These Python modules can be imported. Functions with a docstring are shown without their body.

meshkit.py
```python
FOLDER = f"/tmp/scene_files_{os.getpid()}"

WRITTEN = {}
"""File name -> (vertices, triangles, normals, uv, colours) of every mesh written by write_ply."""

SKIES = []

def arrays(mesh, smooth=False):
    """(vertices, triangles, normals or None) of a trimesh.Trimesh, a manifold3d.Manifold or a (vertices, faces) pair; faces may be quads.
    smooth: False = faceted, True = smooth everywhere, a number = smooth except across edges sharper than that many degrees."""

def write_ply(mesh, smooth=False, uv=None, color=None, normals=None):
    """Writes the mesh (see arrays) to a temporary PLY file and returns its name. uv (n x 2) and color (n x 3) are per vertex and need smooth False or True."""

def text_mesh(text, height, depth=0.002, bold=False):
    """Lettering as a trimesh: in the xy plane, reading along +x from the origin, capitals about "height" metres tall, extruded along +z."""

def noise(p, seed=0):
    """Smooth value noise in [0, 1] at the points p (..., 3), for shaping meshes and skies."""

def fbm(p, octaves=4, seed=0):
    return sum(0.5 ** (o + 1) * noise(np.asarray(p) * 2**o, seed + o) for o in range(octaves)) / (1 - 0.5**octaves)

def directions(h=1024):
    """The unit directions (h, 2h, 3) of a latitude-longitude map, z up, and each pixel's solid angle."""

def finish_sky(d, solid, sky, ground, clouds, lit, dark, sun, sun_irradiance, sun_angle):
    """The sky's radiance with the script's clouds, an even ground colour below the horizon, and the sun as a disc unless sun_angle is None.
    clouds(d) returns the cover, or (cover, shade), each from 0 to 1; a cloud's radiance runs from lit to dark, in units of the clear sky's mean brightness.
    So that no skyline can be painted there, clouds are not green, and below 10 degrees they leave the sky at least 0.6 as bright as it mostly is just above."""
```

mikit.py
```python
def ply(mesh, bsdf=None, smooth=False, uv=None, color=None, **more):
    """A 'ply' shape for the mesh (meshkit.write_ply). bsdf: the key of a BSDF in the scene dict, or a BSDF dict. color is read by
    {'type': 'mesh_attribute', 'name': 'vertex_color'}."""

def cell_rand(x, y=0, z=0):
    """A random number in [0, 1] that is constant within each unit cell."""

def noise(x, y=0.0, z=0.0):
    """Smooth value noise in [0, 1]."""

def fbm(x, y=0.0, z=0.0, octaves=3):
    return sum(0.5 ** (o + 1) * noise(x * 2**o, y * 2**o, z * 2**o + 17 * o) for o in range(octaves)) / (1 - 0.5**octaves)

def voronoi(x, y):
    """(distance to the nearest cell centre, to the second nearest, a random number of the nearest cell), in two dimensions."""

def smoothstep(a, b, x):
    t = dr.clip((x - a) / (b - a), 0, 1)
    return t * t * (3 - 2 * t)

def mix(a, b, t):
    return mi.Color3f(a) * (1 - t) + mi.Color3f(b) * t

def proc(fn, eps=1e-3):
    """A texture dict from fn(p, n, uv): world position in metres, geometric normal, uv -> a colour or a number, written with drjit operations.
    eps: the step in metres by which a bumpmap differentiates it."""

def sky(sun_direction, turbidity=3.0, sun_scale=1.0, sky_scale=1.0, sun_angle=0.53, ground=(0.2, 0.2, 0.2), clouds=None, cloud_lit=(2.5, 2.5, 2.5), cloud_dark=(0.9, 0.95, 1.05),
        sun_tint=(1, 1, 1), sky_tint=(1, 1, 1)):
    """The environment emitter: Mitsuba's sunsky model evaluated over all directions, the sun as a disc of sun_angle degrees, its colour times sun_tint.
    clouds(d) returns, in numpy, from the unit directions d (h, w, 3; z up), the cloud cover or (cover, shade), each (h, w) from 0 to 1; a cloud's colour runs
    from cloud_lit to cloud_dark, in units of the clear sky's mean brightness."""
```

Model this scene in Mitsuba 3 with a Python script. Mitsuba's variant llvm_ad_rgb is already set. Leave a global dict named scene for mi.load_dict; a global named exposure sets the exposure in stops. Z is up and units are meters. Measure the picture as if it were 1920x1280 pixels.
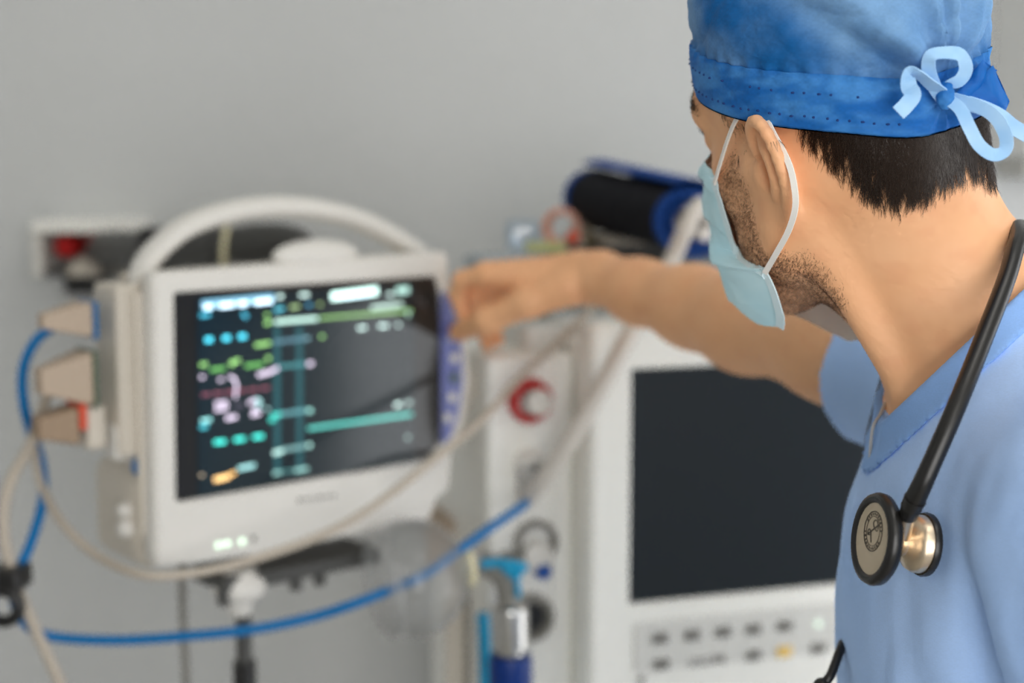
import math
import numpy as np, trimesh, mitsuba as mi, drjit as dr, mikit, meshkit
from mikit import noise, fbm, smoothstep, mix
from shapely.geometry import Polygon, Point, box as sbox
from shapely.ops import unary_union

T = mi.ScalarTransform4f
scene, labels = {}, {}
F_PX = 2667.0
CAM = np.array([0.0, 0.0, 1.55])
PITCH = math.atan2(640 - 325, F_PX)
FWD = np.array([0, math.cos(PITCH), -math.sin(PITCH)])
UPV = np.array([0, math.sin(PITCH), math.cos(PITCH)])
RGT = np.array([1.0, 0, 0])

# ------------------------------------------------------------------ camera, lights, exposure
exposure = -0.42
FOCUS = 0.885
scene['camera'] = {'type': 'thinlens', 'fov_axis': 'x', 'fov': math.degrees(2 * math.atan(960 / F_PX)),
                   'aperture_radius': 0.0083, 'focus_distance': FOCUS, 'near_clip': 0.05, 'far_clip': 100.0,
                   'to_world': T().look_at(origin=CAM.tolist(), target=(CAM + FWD).tolist(), up=[0, 0, 1])}
WINDOW_RADIANCE = [7.0, 6.95, 6.8]
DOOR_RADIANCE = [3.6, 3.7, 3.8]
LAMP_RADIANCE = [5.0, 4.8, 4.5]
# (the window panes and the two ceiling lamps that use these are built with the room below)


def S(r, g, b):
    """8 bit sRGB -> linear"""
    c = np.array([r, g, b]) / 255.0
    return [float(x) for x in np.where(c <= 0.04045, c / 12.92, ((c + 0.055) / 1.055) ** 2.4)]


def rgb(c):
    return {'type': 'rgb', 'value': list(map(float, c))}


def ray(px, py):
    d = FWD + RGT * (px - 960) / F_PX - UPV * (py - 640) / F_PX
    return d


def P(px, py, y):
    """world point seen near this place of the photograph at the distance y into the room"""
    d = ray(px, py)
    return CAM + d * (y / d[1])


def unit(v):
    v = np.asarray(v, float)
    return v / np.linalg.norm(v)


# ------------------------------------------------------------------ materials
def plastic(name, c, rough=0.4, spec=0.5, **kw):
    scene[name] = {'type': 'twosided', 'bsdf': {'type': 'principled', 'base_color': rgb(S(*c)), 'roughness': rough, 'specular': spec, **kw}}


def plastic_fn(name, fn, rough=0.5, spec=0.4, bump=None, **kw):
    b = {'type': 'principled', 'base_color': mikit.proc(fn), 'roughness': rough, 'specular': spec, **kw}
    if bump is not None:
        b = {'type': 'bumpmap', 'arbitrary': mikit.proc(bump), 'scale': 1.0, 'bsdf': b}
    scene[name] = {'type': 'twosided', 'bsdf': b}


def metal(name, c, rough=0.25):
    scene[name] = {'type': 'twosided', 'bsdf': {'type': 'principled', 'base_color': rgb(S(*c)), 'roughness': rough, 'metallic': 1.0}}


# ------------------------------------------------------------------ bookkeeping
def numbered(key):
    if key not in scene and key not in labels and not any(k.startswith(key + '__') for k in scene):
        return key
    n = 1
    while True:
        k = f'{key}_{n:03d}'
        if k not in scene and k not in labels and not any(x.startswith(k + '__') for x in scene):
            return k
        n += 1


def put(name, mesh, mat, parent=None, smooth=35, label=None, **kw):
    """one entry of the scene; a part when parent is given"""
    key = numbered((parent + '__' + name) if parent else name)
    if isinstance(mesh, (list, tuple)) and not isinstance(mesh[0], np.ndarray):
        mesh = trimesh.util.concatenate(mesh)
    scene[key] = mikit.ply(mesh, mat, smooth, **kw)
    if label and parent:
        labels[key] = {'label': label}
    return key


def thing(name, label, cat, group=None):
    key = numbered(name)
    labels[key] = {'label': label, 'category': cat}
    if group:
        labels[key]['group'] = group
    return key


def tag(key, label, cat, group=None):
    labels[key] = {'label': label, 'category': cat}
    if group:
        labels[key]['group'] = group
    return key


def struct(name, mesh, mat, smooth=False, label=None):
    k = put(name, mesh, mat, smooth=smooth)
    labels[k] = {'kind': 'structure'}
    if label:
        labels[k]['label'] = label
    return k


# ------------------------------------------------------------------ mesh helpers
def cbox(x0, x1, y0, y1, z0, z1, r=0.004, seg=3):
    """box with rounded edges"""
    x0, x1 = min(x0, x1), max(x0, x1)
    y0, y1 = min(y0, y1), max(y0, y1)
    z0, z1 = min(z0, z1), max(z0, z1)
    r = min(r, 0.49 * min(x1 - x0, y1 - y0, z1 - z0))
    s = trimesh.creation.icosphere(subdivisions=1 if seg < 3 else 2, radius=r).vertices
    pts = [s + np.array([x, y, z]) for x in (x0 + r, x1 - r) for y in (y0 + r, y1 - r) for z in (z0 + r, z1 - r)]
    return trimesh.convex.convex_hull(np.vstack(pts))


def bar(a, b, r, seg=20):
    return trimesh.creation.cylinder(radius=r, segment=[np.asarray(a, float), np.asarray(b, float)], sections=seg)


def spline(pts, n=12):
    """Catmull-Rom through the points"""
    p = np.asarray(pts, float)
    q = np.vstack([2 * p[0] - p[1], p, 2 * p[-1] - p[-2]])
    out = []
    for i in range(1, len(q) - 2):
        t = np.linspace(0, 1, n, endpoint=False)[:, None]
        a, b, c, d = q[i - 1], q[i], q[i + 1], q[i + 2]
        out.append(0.5 * (2 * b + (c - a) * t + (2 * a - 5 * b + 4 * c - d) * t ** 2 + (3 * b - a - 3 * c + d) * t ** 3))
    return np.vstack(out + [p[-1:]])


def sweep(path, prof, up=None, closed_ends=True, scale=None):
    """sweep a closed 2-d profile (n,2) along a path; up: fixed vector (or one per point) for the second profile axis"""
    path = np.asarray(path, float)
    t = np.gradient(path, axis=0)
    t /= np.linalg.norm(t, axis=1, keepdims=True)
    n = len(path)
    U = np.zeros_like(path)
    if up is None:
        u = unit(np.cross(t[0], [0.31, 0.22, 0.93] if abs(t[0][2]) < 0.9 else [1, 0.2, 0]))
        for i in range(n):
            u = unit(u - t[i] * np.dot(u, t[i]))
            U[i] = u
    else:
        up = np.broadcast_to(np.asarray(up, float), path.shape)
        for i in range(n):
            U[i] = unit(up[i] - t[i] * np.dot(up[i], t[i]))
    V = np.cross(U, t)
    prof = np.asarray(prof, float)
    m = len(prof)
    sc = np.ones(n) if scale is None else np.asarray(scale, float)
    v = (path[:, None] + sc[:, None, None] * (V[:, None] * prof[None, :, :1] + U[:, None] * prof[None, :, 1:])).reshape(-1, 3)
    f = []
    k = np.arange(m)
    for i in range(n - 1):
        a, b = i * m + k, i * m + (k + 1) % m
        f.append(np.stack([a, b, b + m], 1))
        f.append(np.stack([a, b + m, a + m], 1))
    f = np.vstack(f)
    if closed_ends:
        v = np.vstack([v, path[:1], path[-1:]])
        f = np.vstack([f, np.stack([(k + 1) % m, k, np.full(m, n * m)], 1), np.stack([(n - 1) * m + k, (n - 1) * m + (k + 1) % m, np.full(m, n * m + 1)], 1)])
    ms = trimesh.Trimesh(v, f, process=False)
    if ms.volume < 0:
        ms.invert()
    return ms


def circ(r, n=14, ry=None):
    a = np.arange(n) * 2 * np.pi / n
    return np.stack([np.cos(a) * r, np.sin(a) * (ry or r)], 1)


def tube(pts, r, n=10, seg=14, scale=None):
    return sweep(spline(pts, n), circ(r, seg), scale=scale)


def ribbon(pts, width, up, thick=0.0007, n=8, scale=None):
    """flat strip along a path; up = direction of its width, one per point or one for all"""
    path = spline(pts, n)
    up = np.asarray(up, float)
    if up.ndim == 2:
        up = spline(up, n)
    w, h = thick / 2, width / 2
    return sweep(path, [[-w, -h], [w, -h], [w, h], [-w, h]], up=up, scale=scale)


def lathe(prof, n=40, axis_from=(0, 0, 0), axis=(0, 0, 1)):
    """prof: (radius, height) pairs from bottom to top"""
    prof = np.asarray(prof, float)
    m = trimesh.creation.revolve(prof, sections=n)
    if m.is_volume and m.volume < 0:
        m.invert()
    M = trimesh.geometry.align_vectors([0, 0, 1], unit(axis))
    M[:3, 3] = axis_from
    m.apply_transform(M)
    return m


def extrude(poly, d):
    return trimesh.creation.extrude_polygon(poly, d, engine='earcut')


def chamfered(poly, depth, c=0.004, steps=3):
    """extruded outline (z 0..depth) whose front edge (z = depth) is rounded"""
    ms = [extrude(poly, depth - c)]
    v = []
    outs = []
    for i in range(1, steps + 1):
        a = i / steps * np.pi / 2
        q = poly.buffer(-c * (1 - math.cos(a)), join_style=1)
        z0 = depth - c + c * math.sin((i - 1) / steps * np.pi / 2)
        z1 = depth - c + c * math.sin(a)
        e = extrude(q, z1 - z0 + 1e-5)
        e.apply_translation([0, 0, z0 - 1e-5])
        outs.append(e)
    return trimesh.util.concatenate(ms + outs)


class Frame:
    """local axes: a = to the right along the face, b = up, c = out of the face"""

    def __init__(s, o, u, up=(0, 0, 1)):
        s.o, s.u = np.asarray(o, float), unit(u)
        s.b = unit(np.asarray(up) - s.u * np.dot(up, s.u))
        s.n = np.cross(s.u, s.b)
        s.M = np.eye(4)
        s.M[:3, 0], s.M[:3, 1], s.M[:3, 2], s.M[:3, 3] = s.u, s.b, s.n, s.o

    def __call__(s, mesh):
        m = mesh.copy()
        m.apply_transform(s.M)
        return m

    def pt(s, a, b, c=0.0):
        return s.o + s.u * a + s.b * b + s.n * c

    def hit(s, px, py, c=0.0):
        d = ray(px, py)
        t = np.dot(s.pt(0, 0, c) - CAM, s.n) / np.dot(d, s.n)
        q = CAM + d * t - s.o
        return np.array([np.dot(q, s.u), np.dot(q, s.b)])


# ------------------------------------------------------------------ implicit surfaces, for the figure and for soft things
class Prim:
    def __init__(s, fn, c, r, k=0.02, op='u'):
        s.fn, s.c, s.r, s.k, s.op = fn, np.asarray(c, float), r, k, op


def capsule(a, b, ra, rb, k=0.02, op='u'):
    a, b = np.asarray(a, float), np.asarray(b, float)
    ab = b - a
    L = max(np.dot(ab, ab), 1e-12)

    def fn(p):
        t = np.clip((p - a) @ ab / L, 0, 1)
        return np.linalg.norm(p - a - t[:, None] * ab, axis=1) - (ra + t * (rb - ra))
    return Prim(fn, (a + b) / 2, math.sqrt(L) / 2 + max(ra, rb), k, op)


def ellip(c, R, rad, k=0.02, op='u'):
    """R columns are the axes"""
    c, rad = np.asarray(c, float), np.asarray(rad, float)

    def fn(p):
        q = (p - c) @ R
        k0 = np.linalg.norm(q / rad, axis=1)
        k1 = np.linalg.norm(q / rad ** 2, axis=1)
        return k0 * (k0 - 1) / np.maximum(k1, 1e-9)
    return Prim(fn, c, rad.max(), k, op)


def sdf(prims, p):
    d = np.full(len(p), 10.0)
    for q in prims:
        x = q.fn(p)
        if q.op == 'u':
            h = np.maximum(q.k - np.abs(d - x), 0) / q.k
            d = np.minimum(d, x) - h * h * q.k / 4
        else:
            h = np.maximum(q.k - np.abs(d + x), 0) / q.k
            d = np.maximum(d, -x) + h * h * q.k / 4
    return d


_E = [(0, 1), (2, 3), (4, 5), (6, 7), (0, 2), (1, 3), (4, 6), (5, 7), (0, 4), (1, 5), (2, 6), (3, 7)]
_C = np.array([[i, j, k] for i in (0, 1) for j in (0, 1) for k in (0, 1)])


def mesh_sdf(prims, h, lo, hi, post=None, B=20, margin=0.05, slack=0.012):
    """surface nets over the blocks that the surface crosses"""
    lo, hi = np.asarray(lo, float), np.asarray(hi, float)
    nb = np.ceil((hi - lo) / (h * B)).astype(int)
    N = B + 2
    gi = np.stack(np.meshgrid(*[np.arange(N)] * 3, indexing='ij'), -1).reshape(-1, 3)
    brad = math.sqrt(3) * h * N / 2
    ids, pos, quads = [], [], []
    big = (nb * B + 4).astype(np.int64)
    for bi in np.ndindex(*nb):
        base = np.array(bi) * B - 1
        c = lo + (base + N / 2) * h
        near = [q for q in prims if np.linalg.norm(c - q.c) < q.r + brad + margin]
        if not any(q.op == 'u' for q in near):
            continue
        dc = sdf(near, c[None])
        if post is not None:
            dc = post(c[None], dc)
        if abs(dc[0]) > brad * 1.25 + slack:
            continue
        p = lo + (base + gi) * h
        d = sdf(near, p)
        if post is not None:
            d = post(p, d)
        v = d.reshape(N, N, N)
        ins = v < 0
        if ins.all() or not ins.any():
            continue
        M = N - 1
        cnt = sum(ins[i:i + M, j:j + M, k:k + M].astype(np.int8) for i, j, k in _C)
        cells = np.argwhere((cnt > 0) & (cnt < 8))
        cv = np.stack([v[cells[:, 0] + i, cells[:, 1] + j, cells[:, 2] + k] for i, j, k in _C], 1)
        acc, n = np.zeros((len(cells), 3)), np.zeros(len(cells))
        for a, b in _E:
            m = (cv[:, a] < 0) != (cv[:, b] < 0)
            t = np.where(m, cv[:, a] / np.where(m, cv[:, a] - cv[:, b], 1), 0)
            acc += np.where(m[:, None], _C[a] + t[:, None] * (_C[b] - _C[a]), 0)
            n += m
        g = cells + base + 1
        gid = (g[:, 0] * big[1] + g[:, 1]) * big[2] + g[:, 2]
        ids.append(gid)
        pos.append(lo + (cells + base + acc / n[:, None]) * h)
        for ax in range(3):
            o1, o2 = (ax + 1) % 3, (ax + 2) % 3
            s0 = [slice(1, N - 1)] * 3
            s1 = list(s0)
            s1[ax] = slice(2, N)
            A, Bv = ins[tuple(s0)], ins[tuple(s1)]
            for sgn, msk in ((1, A & ~Bv), (-1, ~A & Bv)):
                e = np.argwhere(msk) + 1
                if not len(e):
                    continue
                q = []
                for d1, d2 in ((-1, -1), (0, -1), (0, 0), (-1, 0)):
                    x = e.copy()
                    x[:, o1] += d1
                    x[:, o2] += d2
                    x = x + base + 1
                    q.append((x[:, 0] * big[1] + x[:, 1]) * big[2] + x[:, 2])
                q = np.stack(q, 1)
                quads.append(q if sgn > 0 else q[:, ::-1])
    ids, pos, quads = np.concatenate(ids), np.vstack(pos), np.vstack(quads)
    u, first = np.unique(ids, return_index=True)
    pos = pos[first]
    ix = np.searchsorted(u, quads)
    ix = np.minimum(ix, len(u) - 1)
    ok = (u[ix] == quads).all(1)
    ix = ix[ok]
    f = np.vstack([ix[:, [0, 1, 2]], ix[:, [0, 2, 3]]])
    return trimesh.Trimesh(pos, f, process=False)


def relax(mesh, n=3, lam=0.5, mu=-0.52):
    """smooth without shrinking"""
    from scipy import sparse
    e = mesh.edges_unique
    N = len(mesh.vertices)
    A = sparse.coo_matrix((np.ones(len(e) * 2), (np.r_[e[:, 0], e[:, 1]], np.r_[e[:, 1], e[:, 0]])), shape=(N, N)).tocsr()
    deg = np.maximum(np.asarray(A.sum(1)), 1)
    v = np.array(mesh.vertices)
    for i in range(n):
        for w in (lam, mu):
            v = v + w * (A @ v / deg - v)
    return trimesh.Trimesh(v, mesh.faces, process=False)


def strands(roots, dirs, normals, length, r, seg=3, lift=0.3, curl=0.25, rng=None, taper=0.25):
    """many thin three-sided hairs as one mesh"""
    n = len(roots)
    length = np.broadcast_to(length, n)
    pts, p = [roots - normals * 0.0008], roots - normals * 0.0008
    d = dirs + normals * lift
    d /= np.linalg.norm(d, axis=1, keepdims=True)
    for s in range(seg):
        p = p + d * (length / seg)[:, None]
        pts.append(p)
        d = d + rng.normal(0, curl, (n, 3)) - normals * 0.18
        d /= np.linalg.norm(d, axis=1, keepdims=True)
    side = np.cross(dirs, normals)
    side /= np.linalg.norm(side, axis=1, keepdims=True) + 1e-9
    nn = np.cross(side, dirs)
    V = []
    for s in range(seg + 1):
        rr = r * (1 - (1 - taper) * s / seg)
        for a in (0, 2.094, 4.189):
            V.append(pts[s] + (side * math.cos(a) + nn * math.sin(a)) * rr)
    V = np.stack(V, 1)
    F = []
    for s in range(seg):
        for k in range(3):
            a, b = s * 3 + k, s * 3 + (k + 1) % 3
            F += [[a, b, b + 3], [a, b + 3, a + 3]]
    F = np.array(F)
    f = (F[None] + (np.arange(n) * V.shape[1])[:, None, None]).reshape(-1, 3)
    return trimesh.Trimesh(V.reshape(-1, 3), f, process=False)
# ------------------------------------------------------------------ the room
def wall_fn(p, n, uv):
    v = fbm(p.x * 3.0, p.z * 3.0, p.y * 3.0, 4)
    g = noise(p.x * 160, p.z * 160, p.y * 160)
    return mix(S(196, 197, 197), S(204, 205, 205), v) * (0.985 + 0.03 * g)


plastic_fn('mat_wall', wall_fn, 0.8, 0.2)
plastic('mat_ceiling', (232, 232, 228), 0.9, 0.1)
plastic('mat_skirting', (200, 198, 192), 0.5)


def floor_fn(p, n, uv):
    v = fbm(p.x * 9, p.y * 9, 0.0, 4)
    return mix(S(150, 148, 142), S(172, 170, 164), v)


plastic_fn('mat_floor', floor_fn, 0.35, 0.4)
plastic('mat_window_frame', (225, 225, 222), 0.4)

X0, X1, Y0, Y1, ZC = -1.9, 1.75, -1.35, 2.2, 2.75


def pbox(x0, x1, y0, y1, z0, z1):
    m = trimesh.creation.box([x1 - x0, y1 - y0, z1 - z0])
    m.apply_translation([(x0 + x1) / 2, (y0 + y1) / 2, (z0 + z1) / 2])
    return m


WT = 0.12
struct('floor', pbox(X0 - WT, X1 + WT, Y0 - WT, Y1 + WT, -0.1, 0), 'mat_floor')
struct('ceiling', pbox(X0 - WT, X1 + WT, Y0 - WT, Y1 + WT, ZC, ZC + 0.1), 'mat_ceiling')
struct('wall_back', pbox(X0 - WT, X1 + WT, Y1, Y1 + WT, 0, ZC), 'mat_wall')
struct('wall_left', pbox(X0 - WT, X0, Y0, Y1, 0, ZC), 'mat_wall')
# wall behind the camera with a wide window, right wall with a glazed door
WX0, WX1, WZ0, WZ1 = -0.15, 1.55, 0.62, 2.40
DY0, DY1, DZ1 = 0.78, 1.72, 2.1
struct('wall_front', trimesh.util.concatenate([pbox(X0 - WT, WX0, Y0 - WT, Y0, 0, ZC), pbox(WX1, X1 + WT, Y0 - WT, Y0, 0, ZC), pbox(WX0, WX1, Y0 - WT, Y0, 0, WZ0), pbox(WX0, WX1, Y0 - WT, Y0, WZ1, ZC)]), 'mat_wall')
struct('wall_right', trimesh.util.concatenate([pbox(X1, X1 + WT, Y0, DY0, 0, ZC), pbox(X1, X1 + WT, DY1, Y1, 0, ZC), pbox(X1, X1 + WT, DY0, DY1, DZ1, ZC)]), 'mat_wall')
fw = 0.05
scene['mat_pane'] = {'type': 'diffuse', 'reflectance': rgb([0.5, 0.5, 0.5])}
fr = [cbox(WX0, WX1, Y0 - 0.07, Y0 - 0.01, z, z + fw, 0.006) for z in (WZ0, WZ1 - fw)]
NP = 2
for i in range(NP + 1):
    x = WX0 + (WX1 - WX0 - fw) * i / NP
    fr.append(cbox(x, x + fw, Y0 - 0.07, Y0 - 0.01, WZ0, WZ1, 0.006))
struct('window_1', trimesh.util.concatenate(fr), 'mat_window_frame', 30)
for i in range(NP):
    x0 = WX0 + (WX1 - WX0 - fw) * i / NP + fw
    x1 = WX0 + (WX1 - WX0 - fw) * (i + 1) / NP
    v = np.array([[x0, Y0 - 0.04, WZ0 + fw], [x1, Y0 - 0.04, WZ0 + fw], [x1, Y0 - 0.04, WZ1 - fw], [x0, Y0 - 0.04, WZ1 - fw]])
    put('pane', (v, np.array([[0, 2, 1], [0, 3, 2]])), 'mat_pane', 'window_1', False, emitter={'type': 'area', 'radiance': rgb(WINDOW_RADIANCE), 'sampling_weight': 4.0})
fr = [cbox(X1 + 0.01, X1 + 0.06, DY0, DY1, z, z + h, 0.006) for z, h in ((0.0, 0.14), (DZ1 - 0.08, 0.08))]
fr += [cbox(X1 + 0.01, X1 + 0.06, y, y + 0.08, 0.0, DZ1, 0.006) for y in (DY0, DY1 - 0.08)]
struct('door_1', trimesh.util.concatenate(fr), 'mat_window_frame', 30)
v = np.array([[X1 + 0.035, DY0 + 0.08, 0.14], [X1 + 0.035, DY1 - 0.08, 0.14], [X1 + 0.035, DY1 - 0.08, DZ1 - 0.08], [X1 + 0.035, DY0 + 0.08, DZ1 - 0.08]])
put('pane', (v, np.array([[0, 2, 1], [0, 3, 2]])), 'mat_pane', 'door_1', False, emitter={'type': 'area', 'radiance': rgb(DOOR_RADIANCE), 'sampling_weight': 2.0})
put('handle', bar([X1 - 0.04, DY0 + 0.04, 1.02], [X1 - 0.04, DY0 + 0.16, 1.02], 0.009, 16), 'mat_skirting', 'door_1', 40)
struct('trim_1', cbox(WX0 - 0.03, WX1 + 0.03, Y0 - 0.02, Y0 + 0.06, WZ0 - 0.03, WZ0, 0.006), 'mat_window_frame', 30)
for nm, m in (('baseboard_back', pbox(X0, X1, Y1 - 0.015, Y1, 0, 0.1)), ('baseboard_left', pbox(X0, X0 + 0.015, Y0, Y1, 0, 0.1)),
              ('baseboard_right', pbox(X1 - 0.015, X1, Y0, DY0 - 0.02, 0, 0.1)), ('baseboard_front', pbox(X0, X1, Y0, Y0 + 0.015, 0, 0.1))):
    struct(nm, m, 'mat_skirting')
# two ceiling lamps above the bed place
for i, (x, y) in enumerate(((0.6, -0.75), (0.6, 0.55))):
    lamp = thing('ceiling_lamp', 'square flat white ceiling lamp ' + ('nearer to the back wall' if i else 'farther from the back wall'), 'lamp')
    e = trimesh.util.concatenate([cbox(x - 0.31, x + 0.31, y + s * 0.3 - 0.012, y + s * 0.3 + 0.012, ZC - 0.035, ZC, 0.004) for s in (-1, 1)] + [cbox(x + s * 0.3 - 0.012, x + s * 0.3 + 0.012, y - 0.31, y + 0.31, ZC - 0.035, ZC, 0.004) for s in (-1, 1)])
    put('frame', e, 'mat_window_frame', lamp)
    v = np.array([[x - 0.29, y - 0.29, ZC - 0.02], [x + 0.29, y - 0.29, ZC - 0.02], [x + 0.29, y + 0.29, ZC - 0.02], [x - 0.29, y + 0.29, ZC - 0.02]])
    put('diffuser', (v, np.array([[0, 2, 1], [0, 3, 2]])), 'mat_pane', lamp, False, emitter={'type': 'area', 'radiance': rgb(LAMP_RADIANCE), 'sampling_weight': 2.0})

# white wall cabinet whose lower corner shows behind the cap
plastic('mat_cabinet', (214, 214, 212), 0.45)
plastic('mat_cabinet_edge', (170, 168, 163), 0.5)
cab = thing('wall_cabinet', 'white cabinet on the wall right of the blue cap, its lower left corner showing', 'cabinet')
a = P(1855, 296, Y1)
b0 = a[2]
put('body', cbox(a[0], a[0] + 0.85, Y1 - 0.16, Y1, b0, b0 + 0.7, 0.004), 'mat_cabinet', cab)
put('door', cbox(a[0] + 0.02, a[0] + 0.42, Y1 - 0.178, Y1 - 0.161, b0 + 0.02, b0 + 0.68, 0.004), 'mat_cabinet', cab)
put('door', cbox(a[0] + 0.43, a[0] + 0.83, Y1 - 0.178, Y1 - 0.161, b0 + 0.02, b0 + 0.68, 0.004), 'mat_cabinet', cab)
put('light_rail', cbox(a[0] + 0.005, a[0] + 0.845, Y1 - 0.14, Y1 - 0.02, b0 - 0.03, b0 - 0.0005, 0.003), 'mat_cabinet_edge', cab)
# ------------------------------------------------------------------ equipment materials
plastic('mat_white', (208, 205, 200), 0.4, 0.5)
plastic('mat_offwhite', (192, 184, 172), 0.45, 0.5)
plastic('mat_vent', (232, 231, 226), 0.35, 0.5)
plastic('mat_vent_panel', (206, 205, 201), 0.4, 0.5)
plastic('mat_beige', (166, 148, 130), 0.5, 0.4)
plastic('mat_brown', (140, 118, 96), 0.5, 0.4)
plastic('mat_hood', (240, 238, 232), 0.4)
plastic('mat_grey', (120, 118, 112), 0.5)
plastic('mat_button', (104, 102, 97), 0.5)
plastic('mat_darkgrey', (62, 62, 60), 0.45)
plastic('mat_black', (18, 18, 18), 0.35)
plastic('mat_bezel', (38, 37, 36), 0.12, 0.45)
plastic('mat_red', (168, 10, 10), 0.35, 0.3)
plastic('mat_blue_plastic', (0, 70, 150), 0.35, 0.3)
plastic('mat_teal', (0, 138, 180), 0.4, 0.3)
plastic('mat_navy', (4, 44, 112), 0.35, 0.3)
plastic('mat_cable_blue', (0, 102, 162), 0.45, 0.2)
plastic('mat_cable_white', (205, 198, 190), 0.4)
plastic('mat_cable_beige', (170, 160, 147), 0.45)
plastic('mat_keystrip', (94, 102, 160), 0.35)
plastic('mat_yellow', (226, 188, 90), 0.4)
plastic('mat_cream', (222, 214, 178), 0.4)
plastic('mat_greygreen', (70, 92, 74), 0.5)
plastic('mat_orange', (205, 70, 40), 0.4)
metal('mat_silver', (205, 203, 200), 0.22)
metal('mat_steel', (150, 148, 142), 0.35)
scene['mat_clear'] = {'type': 'blendbsdf', 'weight': 0.13, 'a': {'type': 'thindielectric', 'int_ior': 1.5, 'specular_transmittance': rgb([0.93, 0.93, 0.93])},
                      'b': {'type': 'twosided', 'bsdf': {'type': 'principled', 'base_color': rgb(S(214, 216, 216)), 'roughness': 0.05, 'specular': 0.9}}}
scene['mat_screen_off'] = {'type': 'twosided', 'bsdf': {'type': 'principled', 'base_color': rgb(S(15, 25, 33)), 'roughness': 0.22, 'specular': 0.4}}
scene['mat_screen_on'] = {'type': 'principled', 'base_color': rgb(S(20, 28, 32)), 'roughness': 0.14, 'specular': 0.5}
scene['mat_led'] = {'type': 'diffuse', 'reflectance': rgb([0.5, 0.6, 0.5])}

# ------------------------------------------------------------------ patient monitor
M = Frame(P(330, 548, 1.40), [0.777, 0.629, 0])
mon = thing('patient_monitor', 'white patient monitor with a lit screen and arched carrying handle', 'monitor')
A = lambda px, py, c=0.0: M.hit(px, py, c)


def mpoly(pts, c=0.0, r=0.006):
    p = Polygon([A(x, y, c) for x, y in pts])
    return p.buffer(-r).buffer(2 * r).buffer(-r)


def mex(pts, c0, c1, ch=0.003, r=0.006):
    m = chamfered(mpoly(pts, c1, r), c1 - c0, ch)
    m.apply_translation([0, 0, c0])
    return M(m)


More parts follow.
